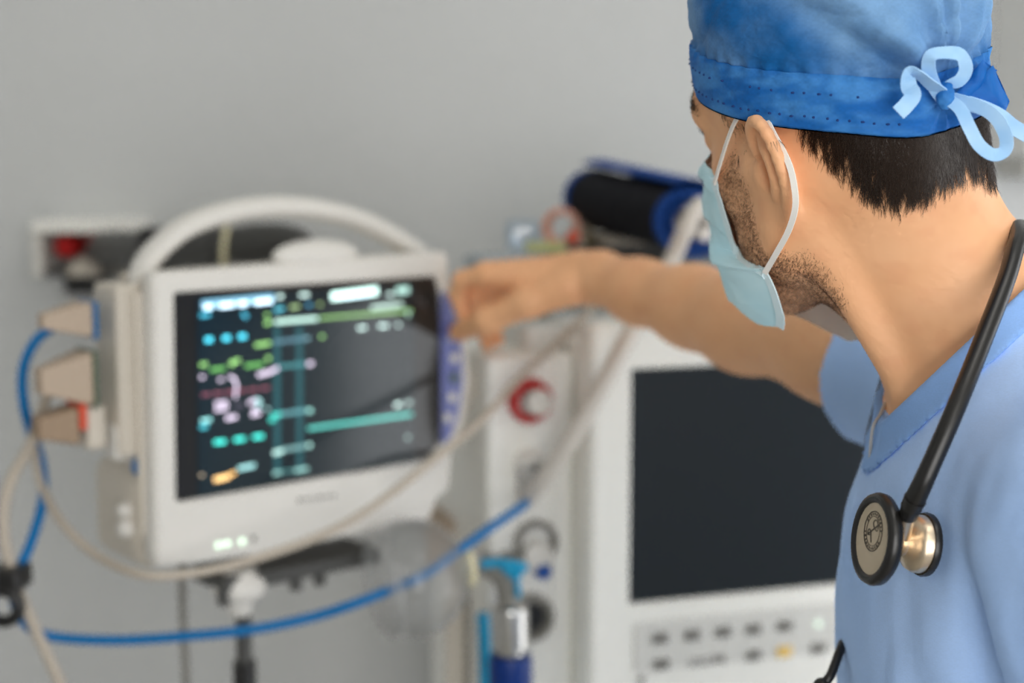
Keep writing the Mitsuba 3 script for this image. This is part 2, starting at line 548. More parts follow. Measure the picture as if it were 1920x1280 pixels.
outline = [(283, 512), (430, 502), (560, 492), (700, 482), (838, 471), (842, 520), (858, 575), (877, 640), (881, 715), (869, 790), (848, 838), (843, 915), (818, 936), (808, 972), (690, 996), (480, 1040), (290, 1064)]
bz = mpoly(outline, 0.0, 0.008)
screen_pts = [(327, 549), (816, 518), (824, 548), (828, 640), (826, 830), (800, 862), (331, 941)]
hole = mpoly(screen_pts, 0.0, 0.004)
fb = chamfered(bz.difference(hole), 0.022, 0.006, 4)
fb.apply_translation([0, 0, -0.02])
put('front_bezel', M(fb), 'mat_white', mon, 40)
housing = bz.buffer(-0.004)
hb = extrude(housing, 0.062)
hb.apply_translation([0, 0, -0.0825])
put('housing', M(hb), 'mat_offwhite', mon, 30)
hb = extrude(bz.buffer(-0.014), 0.03)
hb.apply_translation([0, 0, -0.1128])
put('rear_cover', M(hb), 'mat_offwhite', mon, 30)
sg = extrude(hole.buffer(-0.0003), 0.012)
sg.apply_translation([0, 0, -0.0135])
put('screen_surround', M(sg), 'mat_bezel', mon, 30)

# lit display: one mesh, colour per vertex
dv, dc, df = [], [], []


def quad(pts, col, c):
    i = len(dv)
    for q in pts:
        dv.append(M.pt(q[0], q[1], c))
        dc.append(col)
    df.append([i, i + 1, i + 2])
    df.append([i, i + 2, i + 3])


def line(x0, y0, x1, y1, w, col, c=0.0006):
    """a drawn bar, end points and width in the photograph's pixels, converted to metres on the screen"""
    a, b = A(x0, y0), A(x1, y1)
    s = 1 / 1.83e3
    d = b - a
    L = np.linalg.norm(d)
    d = d / L if L > 1e-9 else np.array([1.0, 0])
    a, b = a - d * 0.0008, b + d * 0.0008
    n = np.array([-d[1], d[0]]) * w * s / 2
    quad([a - n, b - n, b + n, a + n], col, c)


GAIN = 1.0
bgp = [A(x, y) for x, y in ((371, 930), (778, 866), (777, 527), (369, 557))]
for p_, c_ in zip(bgp, ((0.001, 0.014, 0.024), (0.004, 0.008, 0.010), (0.004, 0.010, 0.013), (0.001, 0.020, 0.036))):
    dv.append(M.pt(*p_, 0.0))
    dc.append(c_)
df += [[0, 1, 2], [0, 2, 3]]
WB, CY, PAL, GR, VI, TL, TD = (1.6, 2.2, 2.6), (0.15, 1.35, 1.75), (1.1, 1.5, 1.4), (0.45, 0.95, 0.28), (1.1, 0.95, 1.2), (0.12, 0.34, 0.37), (0.012, 0.085, 0.1)
for x in (519, 561):
    line(x, 612, x + 1, 884, 13, TD, 0.0002)
line(379, 571, 512, 558, 15, (0.28, 0.62, 0.85), 0.0003)
for x0, x1 in ((384, 396), (412, 436), (447, 462), (478, 508)):
    line(x0, 576 - (x0 - 384) * 0.1, x1, 576 - (x1 - 384) * 0.1, 9, WB)
line(521, 556, 528, 555, 7, PAL); line(563, 553, 577, 552, 6, PAL)
line(622, 556, 706, 545, 16, (1.5, 2.2, 2.0)); line(640, 556, 690, 551, 6, WB, 0.0009)
line(744, 545, 765, 543, 14, (0.55, 0.9, 0.8)); line(727, 552, 736, 551, 5, PAL)
line(376, 591, 392, 589, 8, (0.08, 0.6, 0.85)); line(455, 588, 462, 594, 8, (0.08, 0.6, 0.85))
line(515, 581, 530, 578, 8, (0.12, 0.6, 0.75)); line(545, 576, 559, 574, 7, (0.45, 0.65, 0.3)); line(576, 572, 582, 571, 7, (0.08, 0.35, 0.55)); line(597, 571, 602, 570, 6, (0.4, 0.6, 0.25))
line(498, 591, 502, 591, 7, GR); line(497, 606, 506, 604, 7, GR)
line(515, 603, 594, 597, 8, (0.75, 1.15, 1.0)); line(600, 596, 770, 582, 5.5, (0.32, 0.62, 0.2)); line(696, 577, 753, 570, 8, (0.6, 0.85, 0.75)); line(764, 583, 765, 592, 7, (0.5, 0.75, 0.65))
for x0, x1, y in ((672, 684, 615), (711, 725, 611), (745, 748, 609)):
    line(x0, y, x1, y - 1, 6, PAL)
for x0, x1, y in ((386, 396, 637), (419, 429, 634), (449, 459, 631)):
    line(x0, y, x1, y - 1, 9, CY)
line(479, 647, 505, 643, 7, GR); line(513, 641, 575, 634, 8, (0.1, 0.22, 0.28)); line(574, 634, 578, 634, 7, (0.25, 0.5, 0.55)); line(601, 631, 606, 630, 6, GR)
line(376, 684, 386, 682, 7, GR); line(395, 693, 420, 690, 7, (0.2, 0.62, 0.15)); line(432, 683, 438, 678, 10, GR); line(440, 677, 448, 675, 7, GR); line(460, 686, 492, 682, 7, (0.2, 0.62, 0.15)); line(500, 672, 505, 671, 8, GR)
line(376, 707, 381, 706, 6, VI); line(411, 712, 416, 711, 6, VI); line(430, 706, 438, 709, 6, VI); line(439, 710, 443, 720, 5, VI); line(443, 720, 441, 745, 5, VI)
line(484, 703, 500, 698, 8, VI); line(502, 699, 520, 690, 7, VI); line(525, 687, 572, 682, 8, (0.06, 0.25, 0.27)); line(577, 682, 585, 681, 8, VI)
for i in range(6):
    x = 379 + i * 22
    line(x, 740 - i * 2.4, x + 14, 738.5 - i * 2.4, 6, (0.28, 0.08, 0.12))
line(404, 755, 424, 753, 5, VI); line(404, 769, 424, 766, 5, VI); line(406, 755, 406, 769, 4, VI); line(416, 754, 416, 768, 4, VI); line(424, 754, 424, 766, 4, VI)
line(440, 762, 455, 760, 8, (0.07, 0.06, 0.09))
line(466, 755, 480, 749, 7, VI); line(480, 749, 487, 752, 7, (0.6, 1.1, 1.1)); line(487, 752, 482, 764, 6, (0.6, 1.1, 1.1)); line(482, 764, 474, 773, 6, VI); line(472, 777, 486, 774, 7, VI); line(498, 767, 502, 766, 6, (0.5, 0.9, 0.9))
line(424, 784, 442, 781, 8, VI)
line(378, 789, 394, 786, 7, (0.5, 1.2, 1.2)); line(376, 800, 387, 799, 7, (0.1, 0.8, 0.95))
for x0, x1, y in ((402, 421, 829), (440, 457, 824), (475, 492, 819)):
    line(x0, y, x1, y - 2, 8, (0.1, 1.3, 1.1))
line(506, 788, 514, 784, 10, (0.06, 0.75, 0.62)); line(510, 780, 524, 776, 8, (0.1, 0.9, 0.75)); line(526, 776, 572, 769, 8, TL); line(577, 770, 583, 769, 8, (0.5, 1.1, 1.0))
line(513, 849, 528, 845, 8, (0.75, 1.2, 1.1)); line(530, 843, 572, 836, 8, (0.2, 0.4, 0.4)); line(577, 835, 582, 834, 8, (0.6, 1.1, 1.0))
line(513, 887, 525, 885, 7, (0.35, 0.7, 0.65)); line(528, 884, 550, 881, 5, (0.06, 0.22, 0.22)); line(553, 882, 576, 878, 7, (0.35, 0.7, 0.65))
line(578, 803, 771, 776, 7, (0.13, 0.72, 0.62))
line(741, 759, 750, 757, 7, PAL); line(762, 755, 770, 754, 8, (0.5, 0.7, 0.65)); line(762, 820, 766, 819, 7, (0.5, 0.7, 0.65))
line(376, 891, 380, 890, 5, (0.75, 0.6, 0.4)); line(402, 899, 428, 893, 10, (1.7, 1.05, 0.4)); line(431, 889, 440, 886, 8, (1.3, 0.75, 0.25))
line(447, 878, 476, 872, 8, (0.5, 1.0, 1.0))
dv, dc, df = np.array(dv), np.array(dc) * 1.75, np.array(df)
dc[:4] *= 0.4
put('display', (dv, df), 'mat_screen_on', mon, False, label='lit display with coloured readings and traces', color=dc,
    emitter={'type': 'area', 'radiance': {'type': 'mesh_attribute', 'name': 'vertex_color'}, 'sampling_weight': 0.15})

# key strip with its keys
put('key_strip', mex([(828, 541), (842, 556), (857, 600), (867, 660), (869, 720), (860, 780), (846, 818), (829, 838)], 0.0005, 0.0032, 0.001, 0.003), 'mat_keystrip', mon, 40, label='curved violet blue key strip')
for i, (x, y, m) in enumerate(((848, 631, 'mat_white'), (851, 671, 'mat_white'), (850, 708, 'mat_greygreen'), (847, 745, 'mat_white'), (839, 783, 'mat_white'))):
    a, b = A(x, y, 0.003)
    put('key', M(cbox(a - 0.0055, a + 0.0055, b - 0.005, b + 0.005, 0.0028, 0.0055, 0.0015)), m, mon)
# indicator lights, maker's mark
for x, y in ((408, 1021), (424, 1018), (452, 1014)):
    a, b = A(x, y)
    lt = lathe([(0, 0), (0.0032, 0), (0.0032, 0.0012), (0.002, 0.002), (0, 0.0022)], 16)
    lt.apply_translation([a, b, 0.0015])
    put('indicator_light', M(lt), 'mat_led', mon, 40, label='lit green white indicator', emitter={'type': 'area', 'radiance': rgb([1.6, 2.4, 1.7]), 'sampling_weight': 0.02})
a, b = A(474, 1009)
put('indicator_light', M(cbox(a - 0.003, a + 0.003, b - 0.003, b + 0.003, 0.0005, 0.003, 0.001)), 'mat_grey', mon)
mk = []
for x0, x1, h in ((556, 565, 8), (568, 580, 5), (582, 590, 5), (592, 606, 5), (608, 617, 5), (619, 628, 5)):
    a, b = A(x0, 937 - (x0 - 556) * 0.125)
    a1, _ = A(x1, 937)
    mk.append(cbox(a, a1, b - h / 3600, b + h / 3600, 0.0015, 0.0027, 0.0004))
put('maker_mark', M(trimesh.util.concatenate(mk)), 'mat_grey', mon, label='small grey mark below the screen')
# alarm lamp lens on the top edge
a, b = A(592, 480, -0.014)
e = trimesh.creation.icosphere(subdivisions=3)
e.apply_scale([0.052, 0.017, 0.017])
e.apply_translation([a, b + 0.001, -0.014])
put('alarm_lamp', M(e), 'mat_white', mon, True, label='low white lens on the top edge')
# handle
hp = [(262, 560), (268, 505), (300, 462), (350, 424), (420, 399), (500, 388), (580, 391), (660, 409), (730, 441), (782, 476), (800, 500)]
hpts = [M.pt(*A(x, y, -0.05), -0.05) for x, y in hp]
put('handle', sweep(spline(hpts, 8), circ(0.0118, 20, 0.017), up=M.n), 'mat_white', mon, 60, label='arched white carrying handle')
# left side: module bay with ports
a0 = A(284, 700)[0]
b_top, b_bot = A(284, 530)[1], A(284, 1050)[1]


def ml(px, py, c):
    return M.hit(px, py, c)


bay_a, bay_b = ml(205, 530, -0.06)
_, bb2 = ml(205, 850, -0.06)
put('module_bay', M(cbox(a0 - 0.022, a0 + 0.006, bb2, bay_b, -0.085, -0.028, 0.006)), 'mat_offwhite', mon)
put('side_rib', M(cbox(a0 - 0.006, a0 + 0.004, b_bot + 0.02, b_top - 0.01, -0.0275, -0.021, 0.003)), 'mat_offwhite', mon)
a1, b1 = ml(226, 825, -0.05)
put('latch', M(cbox(a1 - 0.012, a1 + 0.012, b1 - 0.018, b1 + 0.018, -0.06, -0.035, 0.004)), 'mat_white', mon)
a1, b1 = ml(248, 876, -0.035)
pt = M.pt(a0 + 0.002, b1, -0.035)
put('blue_port', lathe([(0, 0), (0.0085, 0), (0.0085, 0.006), (0.006, 0.0075), (0.004, 0.003), (0, 0.003)], 28, pt, -M.u), 'mat_cable_blue', mon, 40, label='round blue socket on the side')
for py, r in ((958, 0.008), (992, 0.010)):
    _, b1 = ml(222, py, -0.055)
    pt = M.pt(a0 + 0.002, b1, -0.055)
    put('side_stud', lathe([(0, 0), (r, 0), (r, 0.012), (r * 0.7, 0.017), (0, 0.018)], 24, pt, -M.u), 'mat_white', mon, 40)
low = [ml(284, 850, -0.1), ml(284, 1058, -0.1)]
put('printer_housing', M(cbox(a0 - 0.005, a0 + 0.16, low[1][1] + 0.012, low[0][1], -0.152, -0.03, 0.022)), 'mat_offwhite', mon)

# stand below the monitor
stand = thing('monitor_stand', 'pole stand with a white swivel cup carrying the patient monitor', 'stand')
p0 = P(460, 1085, 1.50)
ub = M.hit(460, 1052, -0.045)
put('mount_plate', M(cbox(A(395, 1080, -0.04)[0], A(690, 1020, -0.04)[0], ub[1] - 0.022, ub[1] - 0.0045, -0.085, -0.012, 0.004)), 'mat_darkgrey', stand, label='dark clamp plate')
for x in (410, 545, 590):
    a, _ = A(x, 1060, -0.03)
    put('clamp_screw', M(bar([a, ub[1] - 0.034, -0.02], [a, ub[1] - 0.020, -0.02], 0.007, 16)), 'mat_darkgrey', stand)
pc = P(448, 1100, 1.475)
put('swivel_cup', lathe([(0, -0.03), (0.012, -0.03), (0.016, -0.014), (0.028, -0.006), (0.03, 0.004), (0.026, 0.012), (0.018, 0.02), (0, 0.02)], 36, pc), 'mat_white', stand, 40, label='white swivel cup')
put('pole', bar([pc[0] + 0.004, pc[1], 0.04], [pc[0] + 0.004, pc[1], pc[2] - 0.03], 0.0085, 20), 'mat_darkgrey', stand, 40, label='dark pole')
sleeve = P(455, 1240, 1.475)
put('pole_sleeve', bar([pc[0] + 0.004, pc[1], 0.5], [pc[0] + 0.004, pc[1], sleeve[2]], 0.0125, 20), 'mat_black', stand, 40)
put('foot', lathe([(0, 0), (0.1, 0), (0.1, 0.012), (0.05, 0.03), (0.02, 0.05), (0, 0.05)], 40, [pc[0] + 0.004, pc[1], 0]), 'mat_darkgrey', stand, 30)
pw = P(343, 1090, 1.56)
tag(put('power_cable', tube([pw + [0.02, 0.0, 0.12], pw + [0.0, 0, 0.02], pw + [0.001, 0, -0.2], pw + [0.0, 0.0, -0.7], [pw[0] - 0.02, pw[1] + 0.04, 0.06], [pw[0] - 0.1, pw[1] + 0.14, 0.006], [pw[0] - 0.3, pw[1] + 0.3, 0.006]], 0.0045, 10, 12), 'mat_grey', smooth=60),
    'grey power cable hanging straight down below the patient monitor', 'cable')

# ------------------------------------------------------------------ wall outlet and dark arm, upper left
WB_ = Frame(P(60, 415, 2.2 - 0.001), [1, 0, 0])
D = lambda px, py, c: WB_.hit(px, py, c)
out = thing('gas_outlet', 'white wall housing with red knobs behind the patient monitor', 'wall outlet')


def dbox(x0, y0, x1, y1, c0, c1, r=0.004):
    p, q = D(x0, y0, c1), D(x1, y1, c1)
    return WB_(cbox(p[0], q[0], q[1], p[1], c0, c1, r))


put('top_hood', dbox(56, 414, 243, 437, 0.0, 0.115), 'mat_hood', out, label='white top shelf of the housing')
put('cheek', dbox(56, 437, 80, 520, 0.0, 0.10), 'mat_white', out)
put('back_plate', dbox(81, 438, 240, 518, 0.0, 0.03), 'mat_grey', out, label='grey back plate')
put('bottom_lip', dbox(81, 505, 140, 519, 0.031, 0.09), 'mat_darkgrey', out)
for px, py, r, cc in ((123, 462, 0.017, 'mat_red'), (180, 452, 0.015, 'mat_red')):
    a, b = D(px, py, 0.08)
    put('red_knob', WB_(lathe([(0, 0.031), (r, 0.031), (r, 0.08), (r * 0.8, 0.088), (0, 0.088)], 28, (a, b, 0))), cc, out, 40, label='red knob')
a, b = D(155, 497, 0.09)
put('white_cap', WB_(lathe([(0.022, 0.0), (0.026, 0.003), (0.02, 0.016), (0.008, 0.026), (0, 0.028)], 28, (a, b - 0.016, 0.085), (0, 1, 0))), 'mat_offwhite', out, 40, label='pale cap')
a, b = D(155, 528, 0.08)
put('black_plug', WB_(cbox(a - 0.026, a + 0.024, b - 0.018, b + 0.014, 0.02, 0.09, 0.006)), 'mat_black', out, label='black plug below the housing')
arm = thing('support_arm', 'dark grey support arm reaching from the wall housing to behind the monitor handle', 'arm')
q0, q1, q2, q3 = P(196, 466, 2.09), P(300, 468, 1.93), P(420, 462, 1.84), P(535, 452, 1.80)
put('arm_tube', sweep(spline([q0, q1, q2], 8), circ(0.026, 24)), 'mat_darkgrey', arm, 50)
put('joint_cover', lathe([(0, -0.03), (0.026, -0.03), (0.03, -0.02), (0.03, 0.02), (0.026, 0.03), (0, 0.03)], 30, q1), 'mat_black', arm, 40)
e = trimesh.creation.icosphere(subdivisions=3)
e.apply_scale([0.085, 0.03, 0.026])
R_ = trimesh.geometry.align_vectors([1, 0, 0], unit(q3 - q2))
e.apply_transform(R_)
e.apply_translation((q2 + q3) / 2)
put('arm_cover', e, 'mat_darkgrey', arm, True)
put('clip_band', sweep(spline([q2 + [0.005, -0.032, -0.03], q2 + [0.007, -0.036, 0], q2 + [0.01, -0.03, 0.028]], 5), circ(0.004, 10)), 'mat_cream', arm, 40, label='pale clip')

# ------------------------------------------------------------------ plugs and cables at the left of the monitor


def mbox(x0, y0, x1, y1, c0, c1, r=0.004):
    cm = c1
    p, q = M.hit(x0, y0, cm), M.hit(x1, y1, cm)
    return M(cbox(p[0], q[0], q[1], p[1], c0, c1, r))


def mtaper(x0, y0, x1, y1, c0, c1, fx, r=0.004):
    """plug body narrowing towards its cable end (left): fx = share of the height left there"""
    m = mbox(x0, y0, x1, y1, c0, c1, r)
    v = (m.vertices - M.o) @ np.stack([M.u, M.b, M.n], 1)
    t = (v[:, 0].max() - v[:, 0]) / (v[:, 0].max() - v[:, 0].min())
    for ax in (1, 2):
        mid = (v[:, ax].max() + v[:, ax].min()) / 2
        v[:, ax] = mid + (v[:, ax] - mid) * (1 - (1 - fx) * np.clip(t * 1.4 - 0.2, 0, 1))
    m.vertices = M.o + v[:, :1] * M.u + v[:, 1:2] * M.b + v[:, 2:] * M.n
    return m


bc = thing('sensor_cable', 'blue sensor cable looping from the upper beige plug across below the monitor', 'cable')
bp = [(100, 612, 1.462), (66, 640, 1.45), (44, 690, 1.435), (44, 750, 1.43), (58, 810, 1.44), (76, 860, 1.445), (81, 930, 1.43), (62, 1005, 1.405), (38, 1065, 1.385), (26, 1110, 1.385), (34, 1150, 1.39), (62, 1180, 1.40), (110, 1195, 1.41), (220, 1200, 1.415), (340, 1193, 1.42), (470, 1180, 1.43), (580, 1158, 1.44), (660, 1133, 1.44), (740, 1102, 1.45), (800, 1075, 1.46), (868, 1026, 1.50), (925, 985, 1.54), (985, 943, 1.60), (992, 925, 1.655)]
put('cord', tube([P(*q) for q in bp], 0.0052, 8, 14), 'mat_cable_blue', bc, 60)
put('plug', mtaper(88, 572, 178, 632, -0.078, -0.040, 0.45), 'mat_beige', bc, label='beige plug')
put('plug_collar', mbox(177, 566, 186, 636, -0.0805, -0.037, 0.003), 'mat_cable_blue', bc, label='blue frame at the plug end')
hc = thing('monitor_lead', 'beige lead from the middle plug hanging down the left edge', 'cable')
cp = [(100, 696, 1.455), (82, 760, 1.42), (58, 832, 1.405), (25, 890, 1.39), (8, 945, 1.38), (8, 1010, 1.375), (22, 1070, 1.375), (36, 1110, 1.38), (62, 1170, 1.385), (92, 1235, 1.39), (120, 1300, 1.395), (150, 1400, 1.41), (170, 1560, 1.43)]
ce = P(170, 1560, 1.43)
put('cord', tube([P(*q) for q in cp] + [ce + [0.01, 0.02, -0.4], [ce[0] + 0.0, ce[1] + 0.05, 0.06], [ce[0] - 0.1, ce[1] + 0.15, 0.008], [ce[0] - 0.3, ce[1] + 0.2, 0.008]], 0.0058, 8, 14), 'mat_cable_beige', hc, 60)
put('plug', mtaper(84, 668, 180, 760, -0.078, -0.036, 0.5), 'mat_beige', hc, label='beige plug')
put('plug_collar', mbox(177, 658, 187, 766, -0.0805, -0.033, 0.003), 'mat_greygreen', hc, label='grey green frame at the plug end')
pl = thing('pressure_plug', 'brown beige connector with a red stripe under the other two plugs', 'plug')
put('body', mtaper(78, 772, 152, 834, -0.078, -0.040, 0.6), 'mat_brown', pl)
put('red_stripe', mbox(151, 758, 164, 806, -0.076, -0.038, 0.002), 'mat_orange', pl, label='red stripe')
put('stub', mbox(163, 762, 204, 842, -0.072, -0.042, 0.006), 'mat_offwhite', pl)
tag(put('monitor_hose', tube([P(*q) for q in ((78, 800, 1.455), (66, 850, 1.44), (82, 920, 1.43), (120, 985, 1.40), (180, 1040, 1.375), (260, 1076, 1.335), (340, 1077, 1.34), (430, 1060, 1.355), (540, 1027, 1.385), (640, 986, 1.41), (720, 935, 1.43), (800, 872, 1.46), (880, 808, 1.51), (930, 760, 1.55), (962, 722, 1.58), (1030, 658, 1.62), (1092, 596, 1.66), (1118, 566, 1.70))], 0.0045, 8, 14), 'mat_cable_beige', smooth=60),
    'thin whitish hose slung in front of the lower edge of the patient monitor', 'hose')
tag(put('monitor_tube', tube([P(*q) for q in ((905, 648, 1.70), (888, 690, 1.685), (882, 740, 1.675), (868, 790, 1.655), (842, 836, 1.62), (800, 876, 1.55), (740, 925, 1.50))], 0.0036, 8, 12), 'mat_cable_white', smooth=60),
    'thin pale tube running down the right edge of the patient monitor below the hand', 'tube')
tag(put('monitor_tube', tube([P(*q) for q in ((918, 640, 1.72), (900, 690, 1.71), (893, 760, 1.70), (905, 830, 1.70), (935, 870, 1.70))], 0.0036, 8, 12), 'mat_cable_beige', smooth=60),
    'beige tube hanging between the patient monitor and the ventilator', 'tube')
# black cable clip
cl = thing('cable_clip', 'black ring clip gathering the cables at the left edge', 'clip')
cc = P(6, 1136, 1.355)
ring = trimesh.creation.torus(0.0155, 0.0062, 36, 14)
ring.apply_transform(trimesh.transformations.rotation_matrix(math.pi / 2, [1, 0, 0]))
ring.apply_translation(cc)
put('ring', ring, 'mat_black', cl, 60)
q = P(18, 1090, 1.36)
put('jaw', cbox(q[0] - 0.022, q[0] + 0.0125, q[1] - 0.010, q[1] + 0.035, q[2] - 0.012, q[2] + 0.0125, 0.006), 'mat_black', cl)

# ------------------------------------------------------------------ ventilator
V = Frame(P(1183, 692, 1.62), [0.954, 0.301, 0])
B = lambda px, py, c=0.0: V.hit(px, py, c)
vent = thing('ventilator', 'white ventilator with a large dark screen and a panel of keys', 'ventilator')
va0 = B(1106, 700)[0]
vtop = B(1130, 607)[1]
va1, vbot = 0.43, -0.62
sw, sh = 0.365, -B(1184, 1131)[1]
# front: frame round the screen
fp = Polygon([(va0, vbot), (va1, vbot), (va1, vtop), (va0, vtop)]).buffer(-0.012).buffer(0.012)
so = Polygon([(0, -sh), (sw, -sh), (sw, 0), (0, 0)])
fm = chamfered(fp.difference(so), 0.03, 0.007, 4)
fm.apply_translation([0, 0, -0.024])
put('front_frame', V(fm), 'mat_vent', vent, 40)
sm = extrude(so.buffer(-0.0003), 0.012)
sm.apply_translation([0, 0, -0.013])
put('screen', V(sm), 'mat_screen_off', vent, 30, label='large dark screen, switched off')
put('cabinet', V(cbox(va0 + 0.004, va1 - 0.004, vbot, vtop - 0.004, -0.36, -0.0245, 0.01)), 'mat_vent', vent)
# key panel
k0, k1 = B(1190, 1168, 0.008), B(1190, 1262, 0.008)
kp = Polygon([(k0[0], k1[1]), (k0[0] + 0.32, k1[1]), (k0[0] + 0.32, k0[1]), (k0[0], k0[1])]).buffer(-0.006).buffer(0.006)
km = chamfered(kp, 0.004, 0.0015)
km.apply_translation([0, 0, 0.0045])
put('key_panel', V(km), 'mat_vent_panel', vent, 40)
for (x, y, m) in ((1238, 1196, 0), (1298, 1190, 0), (1356, 1184, 0), (1413, 1179, 0), (1471, 1173, 0), (1240, 1245, 0), (1413, 1228, 0), (1470, 1221, 1), (1534, 1215, 0)):
    a, b = B(x, y, 0.009)
    put('key', V(cbox(a - 0.0098, a + 0.0098, b - 0.0062, b + 0.0062, 0.0086, 0.0115, 0.002)), 'mat_yellow' if m else 'mat_button', vent, label='yellow key' if m else None)
a, b = B(1534, 1169, 0.009)
lt = lathe([(0, 0), (0.0042, 0), (0.0042, 0.001), (0.002, 0.002), (0, 0.0022)], 16, (a, b, 0.0086))
put('indicator_light', V(lt), 'mat_led', vent, 40, label='lit white indicator', emitter={'type': 'area', 'radiance': rgb([0.9, 1.15, 0.95]), 'sampling_weight': 0.02})
ml_ = []
for x0, x1, y, h in ((1292, 1312, 1247, 0.0016), (1316, 1332, 1245, 0.0016), (1336, 1346, 1236, 0.005), (1350, 1360, 1235, 0.005), (1292, 1330, 1238, 0.0012)):
    p, q = B(x0, y, 0.009), B(x1, y - 1, 0.009)
    ml_.append(cbox(p[0], q[0], p[1] - h, p[1] + h, 0.0082, 0.0095, 0.0003))
put('panel_marking', V(trimesh.util.concatenate(ml_)), 'mat_button', vent)
a, b = B(1202, 1273, 0.006)
put('screw_cap', V(lathe([(0, 0), (0.0045, 0), (0.0045, 0.002), (0, 0.003)], 16, (a, b, 0.006))), 'mat_button', vent)
# gas column at the left, set back
CB = -0.055
c0, c1 = B(914, 700, CB)[0], va0 + 0.002
ctop = B(950, 667, CB)[1]
put('gas_column', V(cbox(c0, c1, vbot, ctop, -0.33, CB, 0.008)), 'mat_vent', vent)
s0 = B(1040, 700, CB)[0]
put('column_rib', V(cbox(s0 - 0.004, s0 + 0.006, B(1040, 1160, CB)[1], ctop - 0.006, CB - 0.004, CB + 0.005, 0.003)), 'mat_vent', vent)
put('shoulder_block', V(cbox(B(1003, 640, CB)[0], va0 + 0.003, ctop - 0.002, vtop - 0.01, -0.3, CB - 0.03, 0.008)), 'mat_vent_panel', vent)


def cpt(px, py, c):
    a, b = B(px, py, c)
    return np.array([a, b, c])


q = cpt(991, 750, CB)
put('red_ring', V(lathe([(0.0155, 0.0), (0.0260, 0.0), (0.0268, 0.008), (0.0235, 0.016), (0.0165, 0.016)], 40, q)), 'mat_red', vent, 40, label='red ring of the upper knob')
q2_ = cpt(1001, 750, CB)
put('knob', V(lathe([(0, 0.0), (0.0160, 0.0), (0.0160, 0.014), (0.0150, 0.022), (0.012, 0.024), (0.011, 0.021), (0, 0.021)], 36, q2_)), 'mat_white', vent, 40)
q = cpt(990, 872, CB)
put('flow_port', V(lathe([(0, 0.0), (0.0195, 0.0), (0.0195, 0.008), (0.015, 0.012), (0.015, 0.024), (0.011, 0.026), (0.011, 0.012), (0, 0.012)], 32, q)), 'mat_vent_panel', vent, 40)
put('port_tube', V(lathe([(0, 0), (0.013, 0), (0.013, 0.02), (0.01, 0.032), (0, 0.032)], 28, cpt(990, 925, CB + 0.022), (0, 1, 0.12))), 'mat_clear', vent, 40, label='clear tube stub')
q = cpt(1003, 1015, CB)
put('socket_ring', V(lathe([(0.019, 0.0), (0.027, 0.0), (0.026, 0.01), (0.02, 0.012), (0.018, 0.003)], 36, q)), 'mat_grey', vent, 40, label='grey socket ring')
put('socket_cap', V(lathe([(0, 0.0), (0.0185, 0.0), (0.0175, 0.014), (0.014, 0.017), (0, 0.0175)], 32, cpt(1004, 1038, CB))), 'mat_white', vent, 40)
put('blue_button', V(lathe([(0, 0.0), (0.0095, 0.0), (0.0095, 0.016), (0.006, 0.021), (0, 0.022)], 24, cpt(1012, 1066, CB + 0.002))), 'mat_blue_plastic', vent, 40, label='small dark blue button')
q = cpt(992, 1155, CB)
put('outlet_ring', V(lathe([(0.02, 0.0), (0.029, 0.0), (0.028, 0.012), (0.021, 0.014), (0.018, 0.004)], 36, q)), 'mat_grey', vent, 40)
put('outlet_bore', V(lathe([(0, 0.001), (0.0195, 0.001), (0.0195, 0.004), (0, 0.004)], 32, q)), 'mat_black', vent, 40, label='black bore of the outlet')
q = cpt(955, 1046, CB)
put('vent_slot', V(cbox(q[0] - 0.011, q[0] + 0.011, q[1] - 0.009, q[1] + 0.009, CB - 0.002, CB + 0.004, 0.003)), 'mat_grey', vent)
# its trolley, to the floor
put('trolley_column', V(cbox(va0 + 0.05, va1 - 0.05, -(V.o[2] - 0.14), vbot - 0.001, -0.30, -0.06, 0.02)), 'mat_vent_panel', vent)
put('trolley_base', V(cbox(va0 - 0.03, va1 + 0.02, -(V.o[2] - 0.07), -(V.o[2] - 0.139), -0.40, 0.06, 0.02)), 'mat_vent_panel', vent)
for a in (va0 + 0.02, va1 - 0.03):
    for c in (-0.34, 0.0):
        put('castor', V(bar([a - 0.015, -V.o[2] + 0.035, c], [a + 0.015, -V.o[2] + 0.035, c], 0.035, 24)), 'mat_darkgrey', vent, 40)

# ------------------------------------------------------------------ tray on the ventilator and what lies on it
plastic('mat_tray', (150, 160, 166), 0.4)
plastic('mat_tray_blue', (70, 130, 175), 0.4)
tray = thing('top_tray', 'grey blue tray raised on top of the ventilator under the cuff', 'tray')
ta0, ta1 = B(965, 500, -0.13)[0], 0.44
tz = B(1150, 492, -0.13)[1]
put('board', V(cbox(ta0, ta1, tz - 0.022, tz, -0.36, -0.12, 0.006)), 'mat_tray', tray)
put('edge_strip', V(cbox(B(1335, 490, -0.118)[0], ta1 - 0.005, tz - 0.02, tz - 0.002, -0.1195, -0.114, 0.002)), 'mat_tray_blue', tray, label='blue edge strip')
for a in (ta0 + 0.06, ta1 - 0.05):
    put('foot', V(cbox(a - 0.02, a + 0.02, vtop - 0.0042 if a > va0 else ctop, tz - 0.0222, -0.30, -0.16, 0.006)), 'mat_tray', tray)
tr_z = V.pt(0, tz, 0)[2]


def tp(px, py, c):
    a, b = B(px, py, c)
    return np.array([a, b, c])


